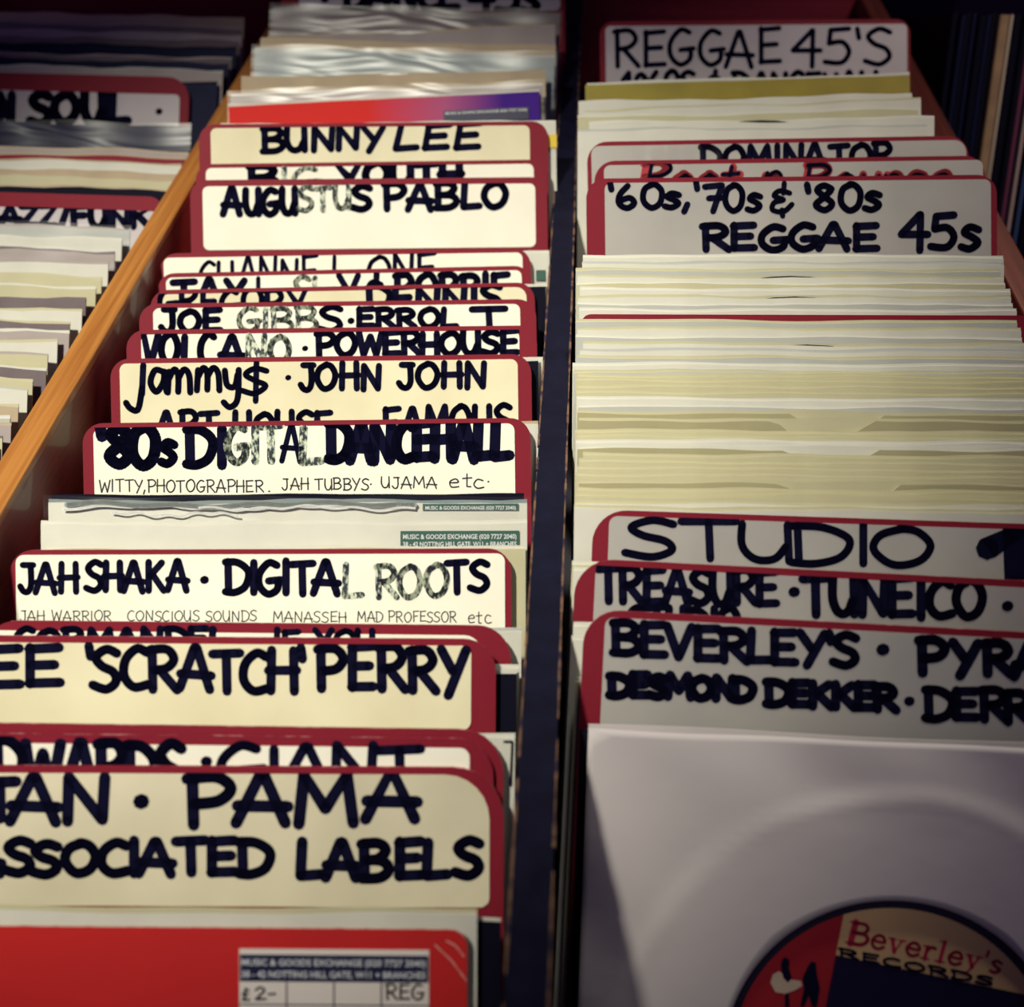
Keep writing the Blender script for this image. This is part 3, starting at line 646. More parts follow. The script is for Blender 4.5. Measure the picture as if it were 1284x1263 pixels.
def red_sleeve():
    L, Rr = solve(586 - 178 * 4.34, 1160, 586, 1166, .178)
    tmp = D.objects.new('x', None); Mx, H = place(tmp, L, Rr, .178, 'left', .0022, LEAN, 'red'); D.objects.remove(tmp)
    root = obj('record_sleeve', None); root.matrix_world = Mx
    tag(root, 'bright red card sleeve with a white price sticker, front of the left bin', 'record sleeve')
    mb = MB(); mb.prism(rrect(-.089, 0, .089, H, 0, 0, .005, .003), 0, .0006, 0, 1); build(mb, 'front_panel', [M['red_sleeve'], M['worn_white']], root)
    mb = MB(); mb.prism(rrect(-.089, 0, .089, H - .001, 0, 0, .004, .003), .0018, .0022); build(mb, 'back_panel', M['paper_white'], root)
    s_, (a, b, zt, zb) = sticker(root, Mx, 300, 538, 1190, 1320, 'sticker_white', [], y=-.0003)
    k = (b - a) / 238
    mb = MB(); mb.prism([(a + .0002, zt - 41 * k), (b - .0002, zt - 41 * k), (b - .0002, zt - 7 * k), (a + .0002, zt - 7 * k)], -.0004, -.0003); build(mb, 'header_band', M['sticker_navy'], s_)
    printed(s_, 'MUSIC & GOODS EXCHANGE (020 7727 2040)', a + 3 * k, b - 4 * k, zt - 20.5 * k, 8.5 * k, -.0005, M['print_white'])
    printed(s_, '38 - 42 NOTTING HILL GATE, W11 + BRANCHES', a + 3 * k, b - 4 * k, zt - 35.5 * k, 8.5 * k, -.0005, M['print_white'])
    mb = MB()
    for i in (1, 2, 3): stroke(mb, [(a + (b - a) * i / 4, zt - 41 * k), (a + (b - a) * i / 4, zb)], .00018, -.0005)
    for z in (70, 98): stroke(mb, [(a, zt - z * k), (b, zt - z * k)], .00018, -.0005)
    build(mb, 'ruled_lines', M['sticker_navy'], s_)
    mb = MB()
    def wr(text, x0, x1, z0, h, sw):
        pos = 0; tot = sum(G[c][0] + .12 for c in text) - .12; sc = (x1 - x0) / tot
        for ch in text:
            cv = False
            for q in G[ch][1]:
                if q == '~': cv = True; continue
                stroke(mb, [(x0 + (pos + u) * sc, z0 + v * h) for u, v in (catmull(q) if cv else q)], sw, -.0006); cv = False
            pos += G[ch][0] + .12
    wr('2-', a + 20 * k, a + 46 * k, zt - 64 * k, 16 * k, .0003)
    wr('REG', a + 184 * k, a + 231 * k, zt - 62 * k, 19 * k, .0003)
    # pound sign
    stroke(mb, [(a + x * k, zt - z * k) for x, z in ((12, 52), (8, 50), (7, 55), (7, 62), (4, 64), (13, 64))], .0003, -.0006); stroke(mb, [(a + 4 * k, zt - 57 * k), (a + 11 * k, zt - 57 * k)], .0003, -.0006)
    build(mb, 'handwriting', M['ink'], s_)
    # creases by the worn corner
    mb = MB()
    for p, q in (((545, 1185), (585, 1230)), ((560, 1180), (582, 1200))):
        stroke(mb, [to_local(Mx, *p, -.0001), to_local(Mx, (p[0] + q[0]) / 2, (p[1] + q[1]) / 2 - 4, -.0001), to_local(Mx, *q, -.0001)], .00012, -.0001)
    build(mb, 'crease', M['worn_white'], root)
    return root, Mx, H
D_red = red_sleeve()
rel(D_red, 'left', .0035, 1146, .178, .0030, 'paper_white', 'paper_cream', 'white sleeve holding its top edge just above the red foreground sleeve', xr=598, name='wh')
rel(D_red, 'left', .0075, 1156, .180, .0022, 'black_card', 'paper_white', 'black sleeve with a pale top edge behind the red sleeve in the foreground', xr=628, name='bk')

# ================================================================== RIGHT BIN
divider('right', 752, 27, 1141, 24, "red divider lettered REGGAE 45'S standing at the back", lab=(759, 1137, 33, 130), labmat='label_dim', W=.190, name='r45',
    texts=[('REGGAE', 771, 978, 41, 84, 5.6, dict(drop=-3)), ("45'S", 992, 1118, 37, 80, 5.6), ('1960S & DANCEHALL', 782, 1112, 91, 118, 6)])
R_L = lambda xl, y, T, f, b, lab, **k: pix_sleeve('right', xl, y, .180, T, f, b, lab, **k)
D_ol = rolled('right', 746, 107, 1141, 95, .178, .0018, 'olive', 'olive', "olive yellow card sleeve in front of the REGGAE 45'S card", wave=.0001, name='olive')
rel(D_ol, 'right', .004, 104, .178, .002, 'paper_white', 'paper_white', 'white paper sleeve whose left end shows behind the olive yellow sleeve', xl=736, name='w103')
for i, (xl, yl, xr, yr, f, b, dsc) in enumerate([
    (735, 128, 1144, 118, 'paper_white', 'paper_white', 0), (731, 138, 1155, 124, 'paper_white', 'paper_cream', 0),
    (731, 146, 1152, 136, 'paper_cream', 'paper_white', 0), (727, 154, 1172, 147, 'paper_white', 'paper_white', 1), (729, 163, 1163, 158, 'paper_white', 'paper_grey', 0)]):
    pos = ['first', 'second', 'third', 'fourth', 'fifth'][i]
    W_ = (xr - xl) / (2.30 + .01 * (yr - 118) / 3)
    rolled('right', xl, yl, xr, yr, .178, .0018, f, b, pos + ' ruffled white sleeve in front of the olive yellow one', wave=.0006, disc=bool(dsc), name='ruf%d' % i)
o_, m_, h_ = divider('right', 736, 178, 1214, 170, 'red divider with crinkled plastic, hindmost of the three cards at the top right', lab=(741, 1211, 179, 240), labmat='label_shaded', name='dom', rad=.010, corner=.006,
    texts=[('DOMINATOR', 880, 1118, 184, 214, 7, dict(drop=-4))])
mb = MB()
x0, z0 = to_local(m_, 792, 196, 0); x1, z1 = to_local(m_, 905, 182, 0)
n0 = 16
for j in range(2):
    for i in range(n0 + 1): mb.v.append((x0 + (x1 - x0) * i / n0, -.0012 - .0008 * math.sin(i * 2.1 + j), z0 + (.004 if j else -.003) + .001 * math.sin(i * 1.3)))
for i in range(n0): mb.f.append((i, i + 1, i + n0 + 2, i + n0 + 1)); mb.m.append(0)
build(mb, 'plastic_wrap', M['cover_clear'], o_, True)
divider('right', 745, 202, 1235, 195, 'red divider with red-shaded script letters, middle of the three cards at the top right', lab=(757, 1232, 203, 262), labmat='label_shaded', name='roots', rad=.010,
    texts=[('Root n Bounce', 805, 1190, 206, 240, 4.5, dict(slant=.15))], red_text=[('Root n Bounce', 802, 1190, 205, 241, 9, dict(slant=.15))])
D_60 = divider('right', 735, 224, 1250, 219, "red divider lettered '60s, '70s & '80s REGGAE 45s", lab=(758, 1242, 227, 345), labmat='label_shaded', name='sixties', rad=.009,
    texts=[("'60s,", 763, 866, 231, 260, 7), ("'70s", 872, 955, 232, 264, 7), ('&', 961, 993, 234, 268, 6), ("'80s", 1010, 1105, 232, 264, 7.5),
           ('REGGAE', 881, 1098, 283, 313, 8.5, dict(tight=.08)), ('45s', 1129, 1228, 270, 312, 8.5)])
# the long run of white and cream sleeves, photographed line by line: (y at the left, left x, front, back, notch, disc)
run = [(320, 731, 'white', 'white', 0, 0), (329, 730, 'white', 'grey', 0, 0), (338, 722, 'grey', 'cream', 0, 0), (346, 724, 'white', 'cream', 0, 1), (354, 723, 'cream', 'white', 0, 0), (362, 727, 'white', 'white', 0, 0),
 (371, 725, 'white', 'cream', 0, 1), (380, 724, 'grey', 'white', 0, 0), (388, 726, 'white', 'white', 0, 0),
 (402, 722, 'grey', 'cream', 0, 0), (411, 724, 'white', 'cream', 0, 0), (421, 722, 'grey', 'white', 0, 0), (430, 731, 'white', 'cream', 0, 1), (438, 727, 'white', 'grey', 0, 0), (447, 724, 'grey', 'cream', 0, 0), (456, 718, 'white', 'white', 0, 0),
 (465, 719, 'grey', 'cream', 0, 0), (470, 724, 'cream', 'cream', 0, 0), (476, 722, 'cream', 'cream', 0, 0), (483, 724, 'cream', 'cream', 0, 0), (491, 722, 'cream', 'cream', 0, 0), (499, 723, 'white', 'white', 0, 0), (508, 725, 'grey', 'white', 0, 0),
 (516, 724, 'cream', 'cream', 1, 1), (525, 726, 'cream', 'cream', 1, 1), (540, 721, 'cream', 'cream', 0, 0), (546, 723, 'cream', 'cream', 0, 0), (552, 722, 'white', 'white', 0, 0),
 (560, 724, 'grey', 'white', 1, 1), (570, 731, 'cream', 'cream', 0, 0), (578, 726, 'cream', 'cream', 0, 0), (586, 724, 'cream', 'cream', 0, 0), (594, 722, 'cream', 'cream', 0, 0),
 (603, 726, 'cream', 'cream', 1, 1), (613, 723, 'cream', 'cream', 0, 0), (621, 722, 'cream', 'cream', 0, 1), (629, 721, 'white', 'cream', 0, 0), (636, 720, 'white', 'cream', 0, 0)]
ordn = ['nearest to', 'second from', 'third from', 'fourth from', 'fifth from', 'sixth from', 'seventh from', 'eighth from', 'ninth from', 'tenth from']
NUM = 'zero one two three four five six seven eight nine ten eleven twelve thirteen fourteen fifteen sixteen seventeen eighteen nineteen twenty twenty-one twenty-two twenty-three twenty-four twenty-five twenty-six twenty-seven twenty-eight'.split()
nn = len(run)
red_at = 9
for i, (y, xl, f, b, nt_, ds) in enumerate(run):
    f, b = 'paper_' + f, 'paper_' + b
    colr = {'paper_white': 'white', 'paper_grey': 'greyish white', 'paper_cream': 'cream'}[f]
    if nt_: f = 'paper_kraft'
    t = (y - 320) / 350
    yaw = 2.9 - 0.7 * t
    if i < red_at: place_ = ("just in front of" if i == 0 else NUM[i + 1] + ' places in front of') + " the '60s card"
    elif i < 23: place_ = ('just in front of' if i == red_at else NUM[i - red_at + 1] + ' places in front of') + ' the thin red-edged card'
    else: place_ = ('just behind' if i == nn - 1 else NUM[nn - i] + ' places behind') + ' the STUDIO card'
    note = ' with a thumb cut-out' if nt_ else ''
    pix_sleeve('right', xl, y, .180 if i else .181, .0014 if not ds else .0020, f, b, '%s paper record sleeve%s %s' % (colr, note, place_), yaw=yaw,
               notch=(.435 + .02 * (i % 3), .60 + .03 * (i % 2), .0055) if nt_ else None, disc=bool(ds), wave=.00035, name='run%d' % y, th=.0005)
    if i == red_at - 1:
        L = on_plane('right', 729, 394); Rr = L + Vector((.184 * math.cos(R(yaw)), .184 * math.sin(R(yaw)), 0))
        tmp = D.objects.new('x', None); Mx, H = place(tmp, L, Rr, .184, 'right', .0012, LEAN, 'redline'); D.objects.remove(tmp)
        mb = MB(); mb.prism(rrect(-.092, 0, .092, H, 0, 0, .004, .004), 0, .0012, 0, 1); o = build(mb, 'divider_card', [M['red_card'], M['red_worn']]); o.matrix_world = Mx
        tag(o, 'thin red card showing only its top edge amid the long run of sleeves', 'divider card')

D_studio = divider('right', 744, 639, 744 + 190 * 3.62, 662, 'red divider lettered STUDIO 1', lab=(764, 1404, 647, 760), labmat='label_shaded', name='studio', rad=.012,
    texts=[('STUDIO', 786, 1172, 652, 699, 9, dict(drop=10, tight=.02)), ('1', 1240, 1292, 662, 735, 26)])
D_tre = divider('right', 722, 700, 722 + 190 * 3.77, 736, 'red divider lettered TREASURE, middle of the three big-lettered cards at the right', lab=(747, 1380, 710, 810), labmat='label_shaded', name='treasure', rad=.013,
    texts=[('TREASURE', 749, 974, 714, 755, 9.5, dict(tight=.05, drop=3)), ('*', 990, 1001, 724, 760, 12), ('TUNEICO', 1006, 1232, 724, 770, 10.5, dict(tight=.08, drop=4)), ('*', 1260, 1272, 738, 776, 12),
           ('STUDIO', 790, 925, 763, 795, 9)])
D_bev = divider('right', 733, 764, 733 + 190 * 3.90, 803, 'red divider lettered DESMOND on its second line, foremost of the three at the right', lab=(759, 1420, 774, 960), labmat='label_shaded', name='beverley', rad=.012,
    texts=[("BEVERLEY'S", 767, 1076, 781, 820, 10.5, dict(tight=.05, drop=16)), ('*', 1103, 1114, 790, 832, 14), ('PYRAMID', 1153, 1420, 802, 842, 12, dict(drop=12)),
           ('DESMOND', 764, 946, 846, 872, 11, dict(tight=.02, drop=7)), ('DEKKER', 962, 1124, 855, 884, 11, dict(tight=.02, drop=7)), ('*', 1137, 1149, 862, 892, 11), ('DERRICK', 1162, 1370, 864, 900, 11, dict(tight=.02, drop=9))])
for k, (ref, d, yt, xl, lb) in enumerate([(D_tre, .0030, 712, 719, 'left end of a white sleeve nearest behind the TREASURE card'), (D_tre, .0055, 709, 717, 'left end of a cream sleeve second behind the TREASURE card'), (D_tre, .0080, 707, 720, 'left end of a white sleeve third behind the TREASURE card'),
    (D_bev, .0030, 850, 722, 'cream sleeve bulging out low at the left of the DESMOND card'), (D_bev, .0060, 800, 716, 'white sleeve whose left end shows beside the DESMOND card'), (D_bev, .0090, 780, 719, 'white sleeve end beside the divider, third behind the DESMOND card')]):
    rel(ref, 'right', d, yt, .180, .0020, 'paper_cream' if 'cream' in lb else 'paper_white', 'paper_white', lb, xl=xl, name='w%d' % k, wave=.0007)

def front_sleeve():
    W = .180
    L, Rr = solve(738, 914, 738 + 180 * 4.0, 946, W)
    tmp = D.objects.new('x', None); Mx, H = place(tmp, L, Rr, W, 'right', .003, LEAN, 'front'); D.objects.remove(tmp)
    root = obj('record_sleeve', None); root.matrix_world = Mx
    tag(root, 'big white paper sleeve with a round centre hole, front of the right bin', 'record sleeve')
    hx, hz = to_local(Mx, 1118, 1338, 0); hr = to_local(Mx, 1118, 1128, 0)[1] - hz
    rd = .0875
    def dep(x, z):
        r_ = math.hypot(x - hx, z - hz)
        t = max(0, min(1, (rd + .001 - r_) / .004)); t = t * t * (3 - 2 * t)
        ridge = .0006 * math.exp(-((r_ - rd) / .0025) ** 2)
        out = max(0, r_ - rd)
        edge = max(0, 1 - min(abs(x + W/2), abs(x - W/2), abs(z - H)) / .03)
        return -.0009 * t - ridge + .0004 * math.sin(x * 90 + z * 60) * (1 - t) + .0007 * edge * math.sin((x + z) * 110)
    mb = MB(); n = 128; m = 26
    idx = []
    for i in range(n):
        a = 2 * math.pi * i / n; ca, sa = math.cos(a), math.sin(a)
        tx = ((W/2 if ca > 0 else -W/2) - hx) / ca if abs(ca) > 1e-6 else 1e9
        tz = ((H if sa > 0 else 0) - hz) / sa if abs(sa) > 1e-6 else 1e9
        re = min(tx, tz); row = []
        for j in range(m + 1):
            r_ = hr + (re - hr) * j / m; x = hx + r_ * ca; z = hz + r_ * sa
            zz = z
            row.append(len(mb.v)); mb.v.append((x, dep(x, z), zz))
        idx.append(row)
    # corners: snap nearest rim vertices
    for cx_, cz_ in ((-W/2, H), (W/2, H), (-W/2, 0), (W/2, 0)):
        k = min(range(n), key=lambda i: (mb.v[idx[i][m]][0] - cx_) ** 2 + (mb.v[idx[i][m]][2] - cz_) ** 2)
        mb.v[idx[k][m]] = (cx_, dep(cx_, cz_), cz_)
    for i in range(n):
        a, b = idx[i], idx[(i + 1) % n]
        for j in range(m): mb.f.append((a[j], a[j + 1], b[j + 1], b[j])); mb.m.append(0)
    f = build(mb, 'front_panel', M['paper_front'], root, True)
    so = f.modifiers.new('thick', 'SOLIDIFY'); so.thickness = .0003; so.offset = 0
    mb = MB(); sheet(mb, W, H + .001, lambda u, v: .0026, lambda u: .0004 * math.sin(u * 9), .0003); build(mb, 'back_panel', [M['paper_front'], M['edge_white']], root, True)
    # disc
    mb = MB(); nn_ = 128
    circ = lambda r_, s=1: [(hx + r_ * math.cos(2 * math.pi * i / nn_), hz + r_ * math.sin(2 * math.pi * i / nn_)) for i in range(nn_)]
    mb.prism(circ(rd), .0008, .0019)
    d = build(mb, 'vinyl_record', M['vinyl']); d.matrix_world = Mx
    tag(d, 'black vinyl record with a red, gold and navy label seen through the sleeve hole', 'record')
    lr = hr * .945
    def clip_poly(pts, inside, inter):
        out = []
        for a, b in zip(pts, pts[1:] + pts[:1]):
            ia, ib = inside(a), inside(b)
            if ia: out.append(a)
            if ia != ib: out.append(inter(a, b))
        return out
    def half(pts, p, q):
        """keep the side left of p->q"""
        nx, nz = -(q[1] - p[1]), q[0] - p[0]
        s = lambda a: (a[0] - p[0]) * nx + (a[1] - p[1]) * nz
        def inter(a, b): t = s(a) / (s(a) - s(b)); return (a[0] + (b[0] - a[0]) * t, a[1] + (b[1] - a[1]) * t)
        return clip_poly(pts, lambda a: s(a) >= 0, inter)
    P = lambda x, y: to_local(Mx, x, y, .0007)
    base = circ(lr)
    mb = MB(); mb.prism(base, .0007, .0008); lab = build(mb, 'disc_label', M['label_navy'], d)
    red = half(base, P(1035, 1263), P(1058, 1147))       # left of this line
    mb = MB(); mb.prism(red, .0006, .0007); build(mb, 'red_panel', M['label_red'], lab)
    gold = half(half(base, P(1058, 1147), P(1035, 1263)), P(1040, 1196), P(1284, 1247))
    mb = MB(); mb.prism(gold, .0006, .0007); build(mb, 'gold_panel', M['label_gold'], lab)
    # serif lettering: Beverley's
    SER = {
     'B': (.72, [('v', .16, 0, 1, .10), ('c', [(.16,.97),(.5,.97),(.6,.76),(.46,.54),(.16,.53)], .055), ('c', [(.16,.53),(.56,.52),(.68,.27),(.5,.04),(.16,.03)], .06), ('h', 0, .3, .975, .03), ('h', 0, .3, .025, .03)]),
     'e': (.52, [('c', [(.08,.36),(.46,.36),(.38,.6),(.2,.62),(.06,.36),(.14,.1),(.3,.02),(.48,.14)], .05)]),
     'v': (.54, [('l', [(.12,.6),(.28,.02)], .06), ('l', [(.28,.02),(.44,.6)], .03), ('h', 0, .24, .62, .025), ('h', .34, .56, .62, .025)]),
     'r': (.44, [('v', .14, 0, .6, .06), ('c', [(.14,.4),(.26,.6),(.4,.58)], .05), ('h', 0, .28, .02, .025), ('h', 0, .16, .61, .025)]),
     'l': (.3, [('v', .15, 0, 1, .06), ('h', 0, .3, .02, .025), ('h', 0, .16, .98, .025)]),
     'y': (.54, [('l', [(.12,.6),(.3,.06)], .06), ('l', [(.44,.6),(.3,.06),(.18,-.26),(.06,-.26)], .035), ('h', 0, .24, .62, .025), ('h', .34, .56, .62, .025)]),
     "'": (.2, [('l', [(.1,1.0),(.08,.74)], .05)]),
     's': (.42, [('c', [(.36,.54),(.2,.62),(.08,.5),(.2,.34),(.36,.2),(.24,.03),(.06,.08)], .05)]),
    }
    mb = MB()
    A0, A1 = (1060, 1182), (1256, 1222)     # baseline ends
    tot = sum(SER[c][0] + .05 for c in "Beverley's"); pos = 0; hpx = 27
    ux, uy = (A1[0] - A0[0]) / tot, (A1[1] - A0[1]) / tot
    def pm(u, v):
        # gentle arch following the label
        t = u / tot
        return P(A0[0] + ux * u + v * 7, A0[1] + uy * u - v * hpx * (1 - .12 * t) - 6 * math.sin(math.pi * t) * 0)
    for c in "Beverley's":
        for s_ in SER[c][1]:
            if s_[0] == 'v': pts = [(s_[1], s_[2]), (s_[1], s_[3])]; r_ = s_[4]
            elif s_[0] == 'h': pts = [(s_[1], s_[3]), (s_[2], s_[3])]; r_ = s_[4]
            else: pts = catmull(s_[1]) if s_[0] == 'c' else s_[1]; r_ = s_[2]
            stroke(mb, [pm(pos + u, v) for u, v in pts], r_ * .0105, .00055)
        pos += SER[c][0] + .05
    build(mb, 'serif_lettering', M['print_red'], lab)
    mb = MB(); pos = 0; word = 'RECORDS'; tw = sum(G[c][0] + .15 for c in word)
    B0, B1 = (1052, 1199), (1249, 1237)
    for c in word:
        cv = False
        for s_ in G[c][1]:
            if s_ == '~': cv = True; continue
            pts = catmull(s_) if cv else s_; cv = False
            stroke(mb, [P(B0[0] + (B1[0] - B0[0]) * (pos + u) / tw, B0[1] + (B1[1] - B0[1]) * (pos + u) / tw - v * 10) for u, v in pts], .00045, .0005)
        pos += G[c][0] + .15
    build(mb, 'wide_lettering', M['ink'], lab)
    # the little dancing couple of the emblem
    def blob(mb, pts, y=.0005): mb.poly([(*[p_ for p_ in (P(*q)[0],)], y, P(*q)[1]) for q in reversed(pts)])
    mb = MB(); blob(mb, [(966,1232),(969,1222),(976,1218),(984,1222),(990,1228),(1004,1230),(1006,1236),(996,1242),(984,1246),(972,1244)])
    blob(mb, [(981,1207),(985,1201),(989,1204),(989,1211),(984,1214)]); build(mb, 'emblem_dress', M['print_skin'], lab)
    mb = MB(); blob(mb, [(980,1204),(984,1200),(990,1204),(989,1214),(993,1226),(988,1232),(982,1226),(979,1214)], .00045)
    blob(mb, [(1012,1213),(1017,1205),(1023,1207),(1024,1220),(1028,1240),(1024,1263),(1018,1262),(1014,1248),(1008,1262),(1003,1262),(1008,1240),(1006,1226)], .00045)
    blob(mb, [(984,1246),(989,1245),(990,1263),(984,1263)], .00045)
    build(mb, 'emblem_figures', M['ink'], lab)
    return root, Mx, H
D_front = front_sleeve()
rel(D_front, 'right', .0040, 917, .180, .0022, 'black_card', 'black_card', 'black sleeve just behind the big white sleeve at the front', xl=727, name='lb')

# ================================================================== FAR LEFT BIN
railx = lambda y: 157 - .635 * (y - 326)
fl = [  # y at right end, right x, W, front, back, label
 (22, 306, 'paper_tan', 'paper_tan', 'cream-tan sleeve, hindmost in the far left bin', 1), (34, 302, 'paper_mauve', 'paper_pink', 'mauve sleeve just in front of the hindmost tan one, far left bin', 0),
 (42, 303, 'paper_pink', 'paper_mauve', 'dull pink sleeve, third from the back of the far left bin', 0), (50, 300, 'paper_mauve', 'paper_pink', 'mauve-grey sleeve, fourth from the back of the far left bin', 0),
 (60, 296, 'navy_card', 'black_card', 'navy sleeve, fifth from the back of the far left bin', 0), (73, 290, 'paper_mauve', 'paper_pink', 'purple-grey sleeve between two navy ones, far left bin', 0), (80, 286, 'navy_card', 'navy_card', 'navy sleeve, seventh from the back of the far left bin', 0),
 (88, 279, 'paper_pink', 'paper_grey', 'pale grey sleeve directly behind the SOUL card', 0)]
for (y, xr, f, b, lb, d_) in fl:
    pix_sleeve_r('far_left', xr, y, .180, .0022, f, b, lb, yaw=-.8, wave=.0006, name='fl%d' % y)
pix_sleeve_r('far_left', 272, 104, .180, .0016, 'navy_card', 'black_card', 'dark sleeve with a torn corner right of the SOUL card', yaw=-.8, name='fl104', dh=.004)
def far_div(xr, y, label, lab, texts, W=.190, **k):
    Rr = on_plane('far_left', xr, y); L = Rr - Vector((W * math.cos(R(-.8)), W * math.sin(R(-.8)), 0))
    # back to pixels so that the common builder can be used
    def px(p):
        q = CROT.inverted() @ (p - CAM); return CX + q.x / -q.z * FPX, CY - q.y / -q.z * FPX
    (a, b_), (c, d_) = px(L), px(Rr)
    return divider('far_left', a, b_, c, d_, label, lab=lab, texts=texts, W=W, **k)
far_div(238, 97, 'dark red divider lettered SOUL', (-120, 226, 110, 180), [('NORTHERN', -150, 17, 120, 155, 10), ('SOUL', 36, 160, 118, 155, 11, dict(tight=.16)), ('*', 195, 203, 122, 156, 7)], labmat='label_dim', name='soul', rad=.014)
pix_sleeve_r('far_left', 237, 160, .182, .0022, 'navy_card', 'navy_card', 'glossy navy sleeve in plastic in front of the SOUL card', yaw=-.8, cover=True, name='fl160')
fl2 = [(190, 236, 'paper_pink', 'paper_tan', 'pinkish sleeve just in front of the glossy navy one'), (198, 231, 'red_card', 'paper_tan', 'dark red edged sleeve between pale ones, far left bin'), (205, 227, 'paper_white', 'paper_tan', 'whitish sleeve, third in front of the glossy navy one'),
       (216, 222, 'paper_tan', 'paper_white', 'tan sleeve, fourth in front of the glossy navy one'), (225, 219, 'paper_cream', 'paper_tan', 'cream sleeve just behind the JAZZ/FUNK card'), (238, 212, 'black_card', 'paper_tan', 'black edged sleeve touching the JAZZ/FUNK card')]
for (y, xr, f, b, lb) in fl2: pix_sleeve_r('far_left', xr, y, .180, .0020, f, b, lb, yaw=-.8, wave=.0006, name='fl%d' % y)
far_div(205, 247, 'dark red divider lettered JAZZ/FUNK beside the pine rail', (-140, 198, 255, 320), [('JAZZ/FUNK', -22, 186, 258, 284, 8, dict(tight=.08))], labmat='label_dim', name='jazz', rad=.008)
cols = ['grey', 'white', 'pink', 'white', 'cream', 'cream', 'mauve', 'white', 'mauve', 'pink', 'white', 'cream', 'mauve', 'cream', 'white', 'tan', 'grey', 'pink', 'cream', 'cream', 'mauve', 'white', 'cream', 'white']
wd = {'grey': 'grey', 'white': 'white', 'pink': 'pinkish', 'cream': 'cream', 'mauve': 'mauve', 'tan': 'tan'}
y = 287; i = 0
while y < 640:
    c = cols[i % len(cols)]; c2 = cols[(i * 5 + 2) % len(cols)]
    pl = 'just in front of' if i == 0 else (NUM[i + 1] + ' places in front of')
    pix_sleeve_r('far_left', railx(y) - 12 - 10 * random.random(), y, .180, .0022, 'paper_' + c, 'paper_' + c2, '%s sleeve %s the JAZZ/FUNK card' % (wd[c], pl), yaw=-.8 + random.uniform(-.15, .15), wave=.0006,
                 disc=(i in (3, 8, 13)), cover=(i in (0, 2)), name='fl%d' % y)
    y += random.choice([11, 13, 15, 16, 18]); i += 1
print('far left sleeves', i)

# ================================================================== LPs standing right of the bins
lp = obj('lp_crate', None); lp.location = (X_RR + .17, .85, 0)
tag(lp, 'dark crate holding the tall records at the top right', 'crate')
def lpart(name, mb, m_):
    o = build(mb, name, m_, lp); o.matrix_parent_inverse = Matrix.Translation(-Vector(lp.location))
xa, xb = X_RR + .003, X_RR + .125
for nm, a, b in (('base_panel', (xa, .55, .0), (xb, 1.20, .64)), ('front_panel', (xa, .55, .64), (xb, .562, .78)), ('back_panel', (xa, 1.19, .64), (xb, 1.20, 1.16)), ('side_panel', (xa - .0, .562, .64), (xa + .006, 1.19, .80)), ('side_panel', (xb - .01, .562, .64), (xb, 1.19, .80))):
    mb = MB(); mb.box(a, b); lpart(nm, mb, M['dark_board'])
sp = [ # colour, thickness mm, label
 ('black', 4, 'black', 0), ('navy', 3, 'dark navy', 0), ('black', 4, 'black', 0), ('navy', 3, 'navy', 0), ('black', 4.5, 'black', 0), ('navy', 3, 'deep navy', 0), ('black', 4, 'black', 0), ('tan', 6, 'tan', 0), ('cream', 2.2, 'thin cream', 0), ('black', 5, 'black', 0), ('black', 3.5, 'black', 0), ('plum', 3, 'plum', 0),
 ('black', 2.6, 'black', 0), ('pink', 2.4, 'pale pink', 0), ('black', 2, 'black', 0), ('blue', 2.8, 'blue', 0), ('black', 4.5, 'black', 0), ('speck', 4, 'black white-lettered', 1), ('black', 4, 'black', 0), ('tan2', 5, 'light tan', 0), ('black', 5, 'black', 0), ('navy', 5, 'navy', 0)]
LC = {'black': M['black_card'], 'navy': M['navy_card'], 'tan': mat('lp_tan', (.42, .27, .14), .6, .3, (.26, .15, .09), 50), 'cream': mat('lp_cream', (.55, .45, .34), .6), 'plum': mat('lp_plum', (.14, .02, .06), .6),
      'pink': mat('lp_pink', (.50, .36, .34), .6), 'blue': mat('lp_blue', (.03, .06, .19), .6), 'speck': M['black_card'], 'tan2': mat('lp_light_tan', (.42, .28, .2), .6, .3, (.2, .11, .08), 50)}
LPLAB = ['leftmost tall black record sleeve', 'dark navy record spine second from the left', 'black record spine third from the left', 'navy record spine fourth from the left', 'black record spine fifth from the left', 'deep navy record spine sixth from the left',
 'black record spine just left of the tan one', 'broad tan record spine', 'thin cream record spine right of the broad tan one', 'black record spine right of the thin cream one', 'black record spine just left of the plum one', 'plum red record spine', 'black record spine between plum and pale pink',
 'pale pink thin record spine', 'black sliver of a record spine between pale pink and blue', 'blue record spine', 'black record spine right of the blue one', 'black record spine with worn white lettering', 'black record spine left of the light tan one', 'light tan record spine near the right edge',
 'black record spine right of the light tan one', 'rightmost navy record spine']
x = X_RR + .012
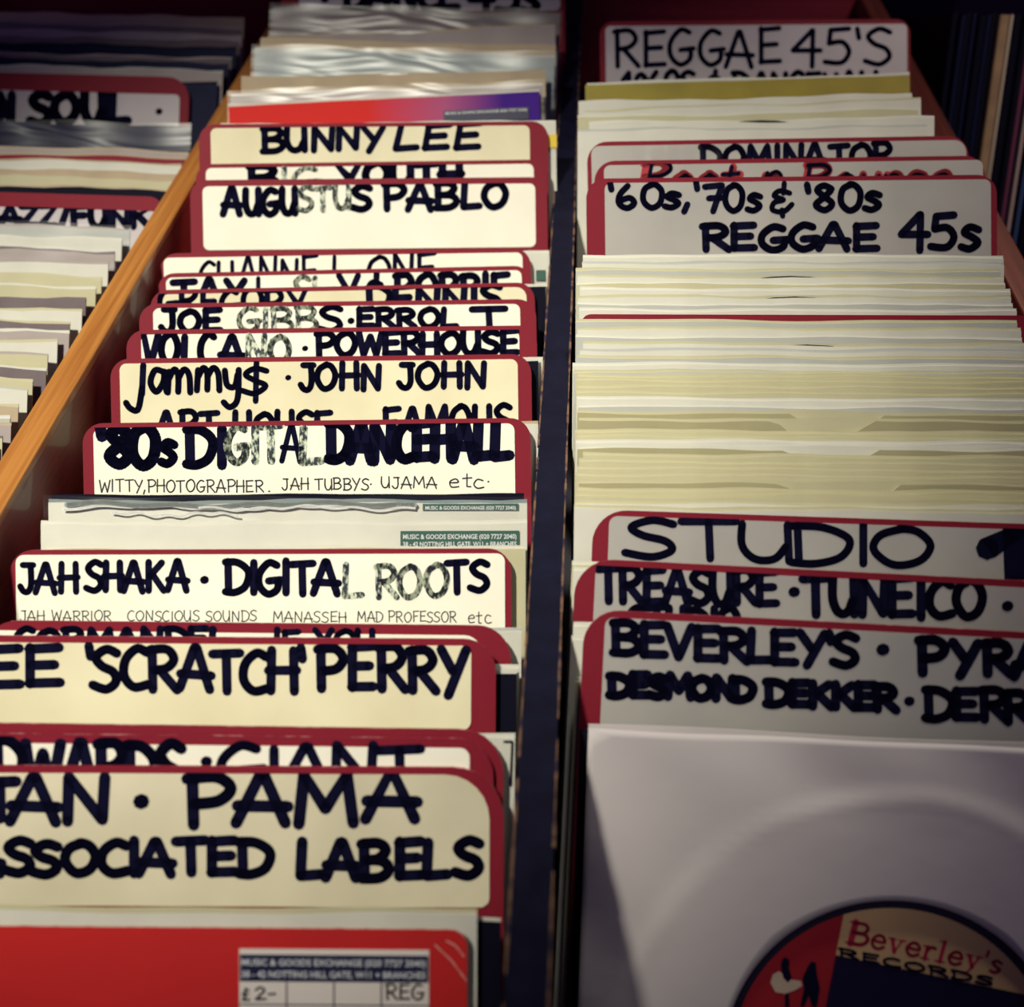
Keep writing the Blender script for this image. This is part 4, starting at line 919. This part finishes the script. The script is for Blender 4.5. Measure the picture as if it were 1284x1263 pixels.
for i, (c, t, d_, sk) in enumerate(sp):
    t *= .001
    lab = (LPLAB[i] if i < len(LPLAB) else '%s record spine beyond the light tan one, at the right edge' % d_) + ''+(', upright row at top right' if len((LPLAB[i] if i<len(LPLAB) else '').split())<=11 else ', top right')
    o = obj('lp_sleeve', None)
    z0 = .6415 + random.uniform(0, .0) ; yb_ = .69 + random.uniform(-.004, .004)
    o.matrix_world = Matrix.Translation((x + t / 2, yb_, z0)) @ Matrix.Rotation(-R(20), 4, 'X')
    # local: spine faces -y, foot at z=0 raised by the tilt of its depth
    mb = MB()
    e = min(.0006, t * .2)
    pr = [(-t/2, .001), (-t/2 + e, 0), (t/2 - e, 0), (t/2, .001), (t/2, .312), (-t/2, .312)]
    n = len(mb.v); z_lo = .115
    mb.v += [(px_, py_, 0) for px_, py_ in pr] + [(px_, py_, .315) for px_, py_ in pr]
    for k in range(6): mb.f.append((k, (k + 1) % 6, 6 + (k + 1) % 6, 6 + k)); mb.m.append(0)
    mb.f.append((5, 4, 3, 2, 1, 0)); mb.f.append((6, 7, 8, 9, 10, 11)); mb.m += [0, 0]
    build(mb, 'card_cover', LC[c], o)
    if c == 'tan':
        mb = MB()
        for q in range(16): mb.box((-t * .15, -.0002, .10 + q * .006), (t * .25, .0002, .10 + q * .006 + random.uniform(.002, .0045)))
        build(mb, 'spine_print', M['ink'], o)
    if sk:
        mb = MB()
        for q in range(60): 
            zz = .05 + q * .0043; mb.box((-t * random.uniform(.1, .4), -.0002, zz), (t * random.uniform(.1, .4), .0002, zz + random.uniform(.0015, .0035)))
        build(mb, 'spine_print', M['print_white'], o)
    if not (c == 'tan' or sk):
        ch = o.children[0]
    tag(o, lab, 'record', 'tall records standing in a row right of the bins')
    x += t + .0004

# ------------------------------------------------------------------ stack sanity (printed only)
for bn, lst in PLACED.items():
    lst.sort(key=lambda q: -((q[1] @ Vector((0, 0, .1))).y - (q[1] @ Vector((0, 0, .1))).z * .78))
    for (n1, M1, H1, W1, T1), (n2, M2, H2, W2, T2) in zip(lst[:-1], lst[1:]):
        inv = M2.inverted()
        g = [ (inv @ (M1 @ Vector((sx * min(W1, W2) / 2, 0, z)))).y for sx in (-1, 1) for z in (0, H1)]
        mg = min(g) - T2
        if mg < .0002: print('GAP %s %s->%s  L %.1f/%.1f R %.1f/%.1f mm (T %.1f)' % (bn, n1, n2, g[0]*1e3, g[1]*1e3, g[2]*1e3, g[3]*1e3, T2*1e3))
    for n1, M1, H1, W1, T1 in lst:
        xs = [(M1 @ Vector((s * W1 / 2, 0, H1))).x for s in (-1, 1)]
        lo, hi = {'far_left': (X_FL, X_LL), 'left': (X_LR, X_DL), 'right': (X_DR, X_RL)}[bn]
        if xs[0] < lo or xs[1] > hi: print('WIDE %s %s %.1f %.1f (bin %.1f %.1f) topz %.3f' % (bn, n1, xs[0]*1e3, xs[1]*1e3, lo*1e3, hi*1e3, (M1 @ Vector((0,0,H1))).z))
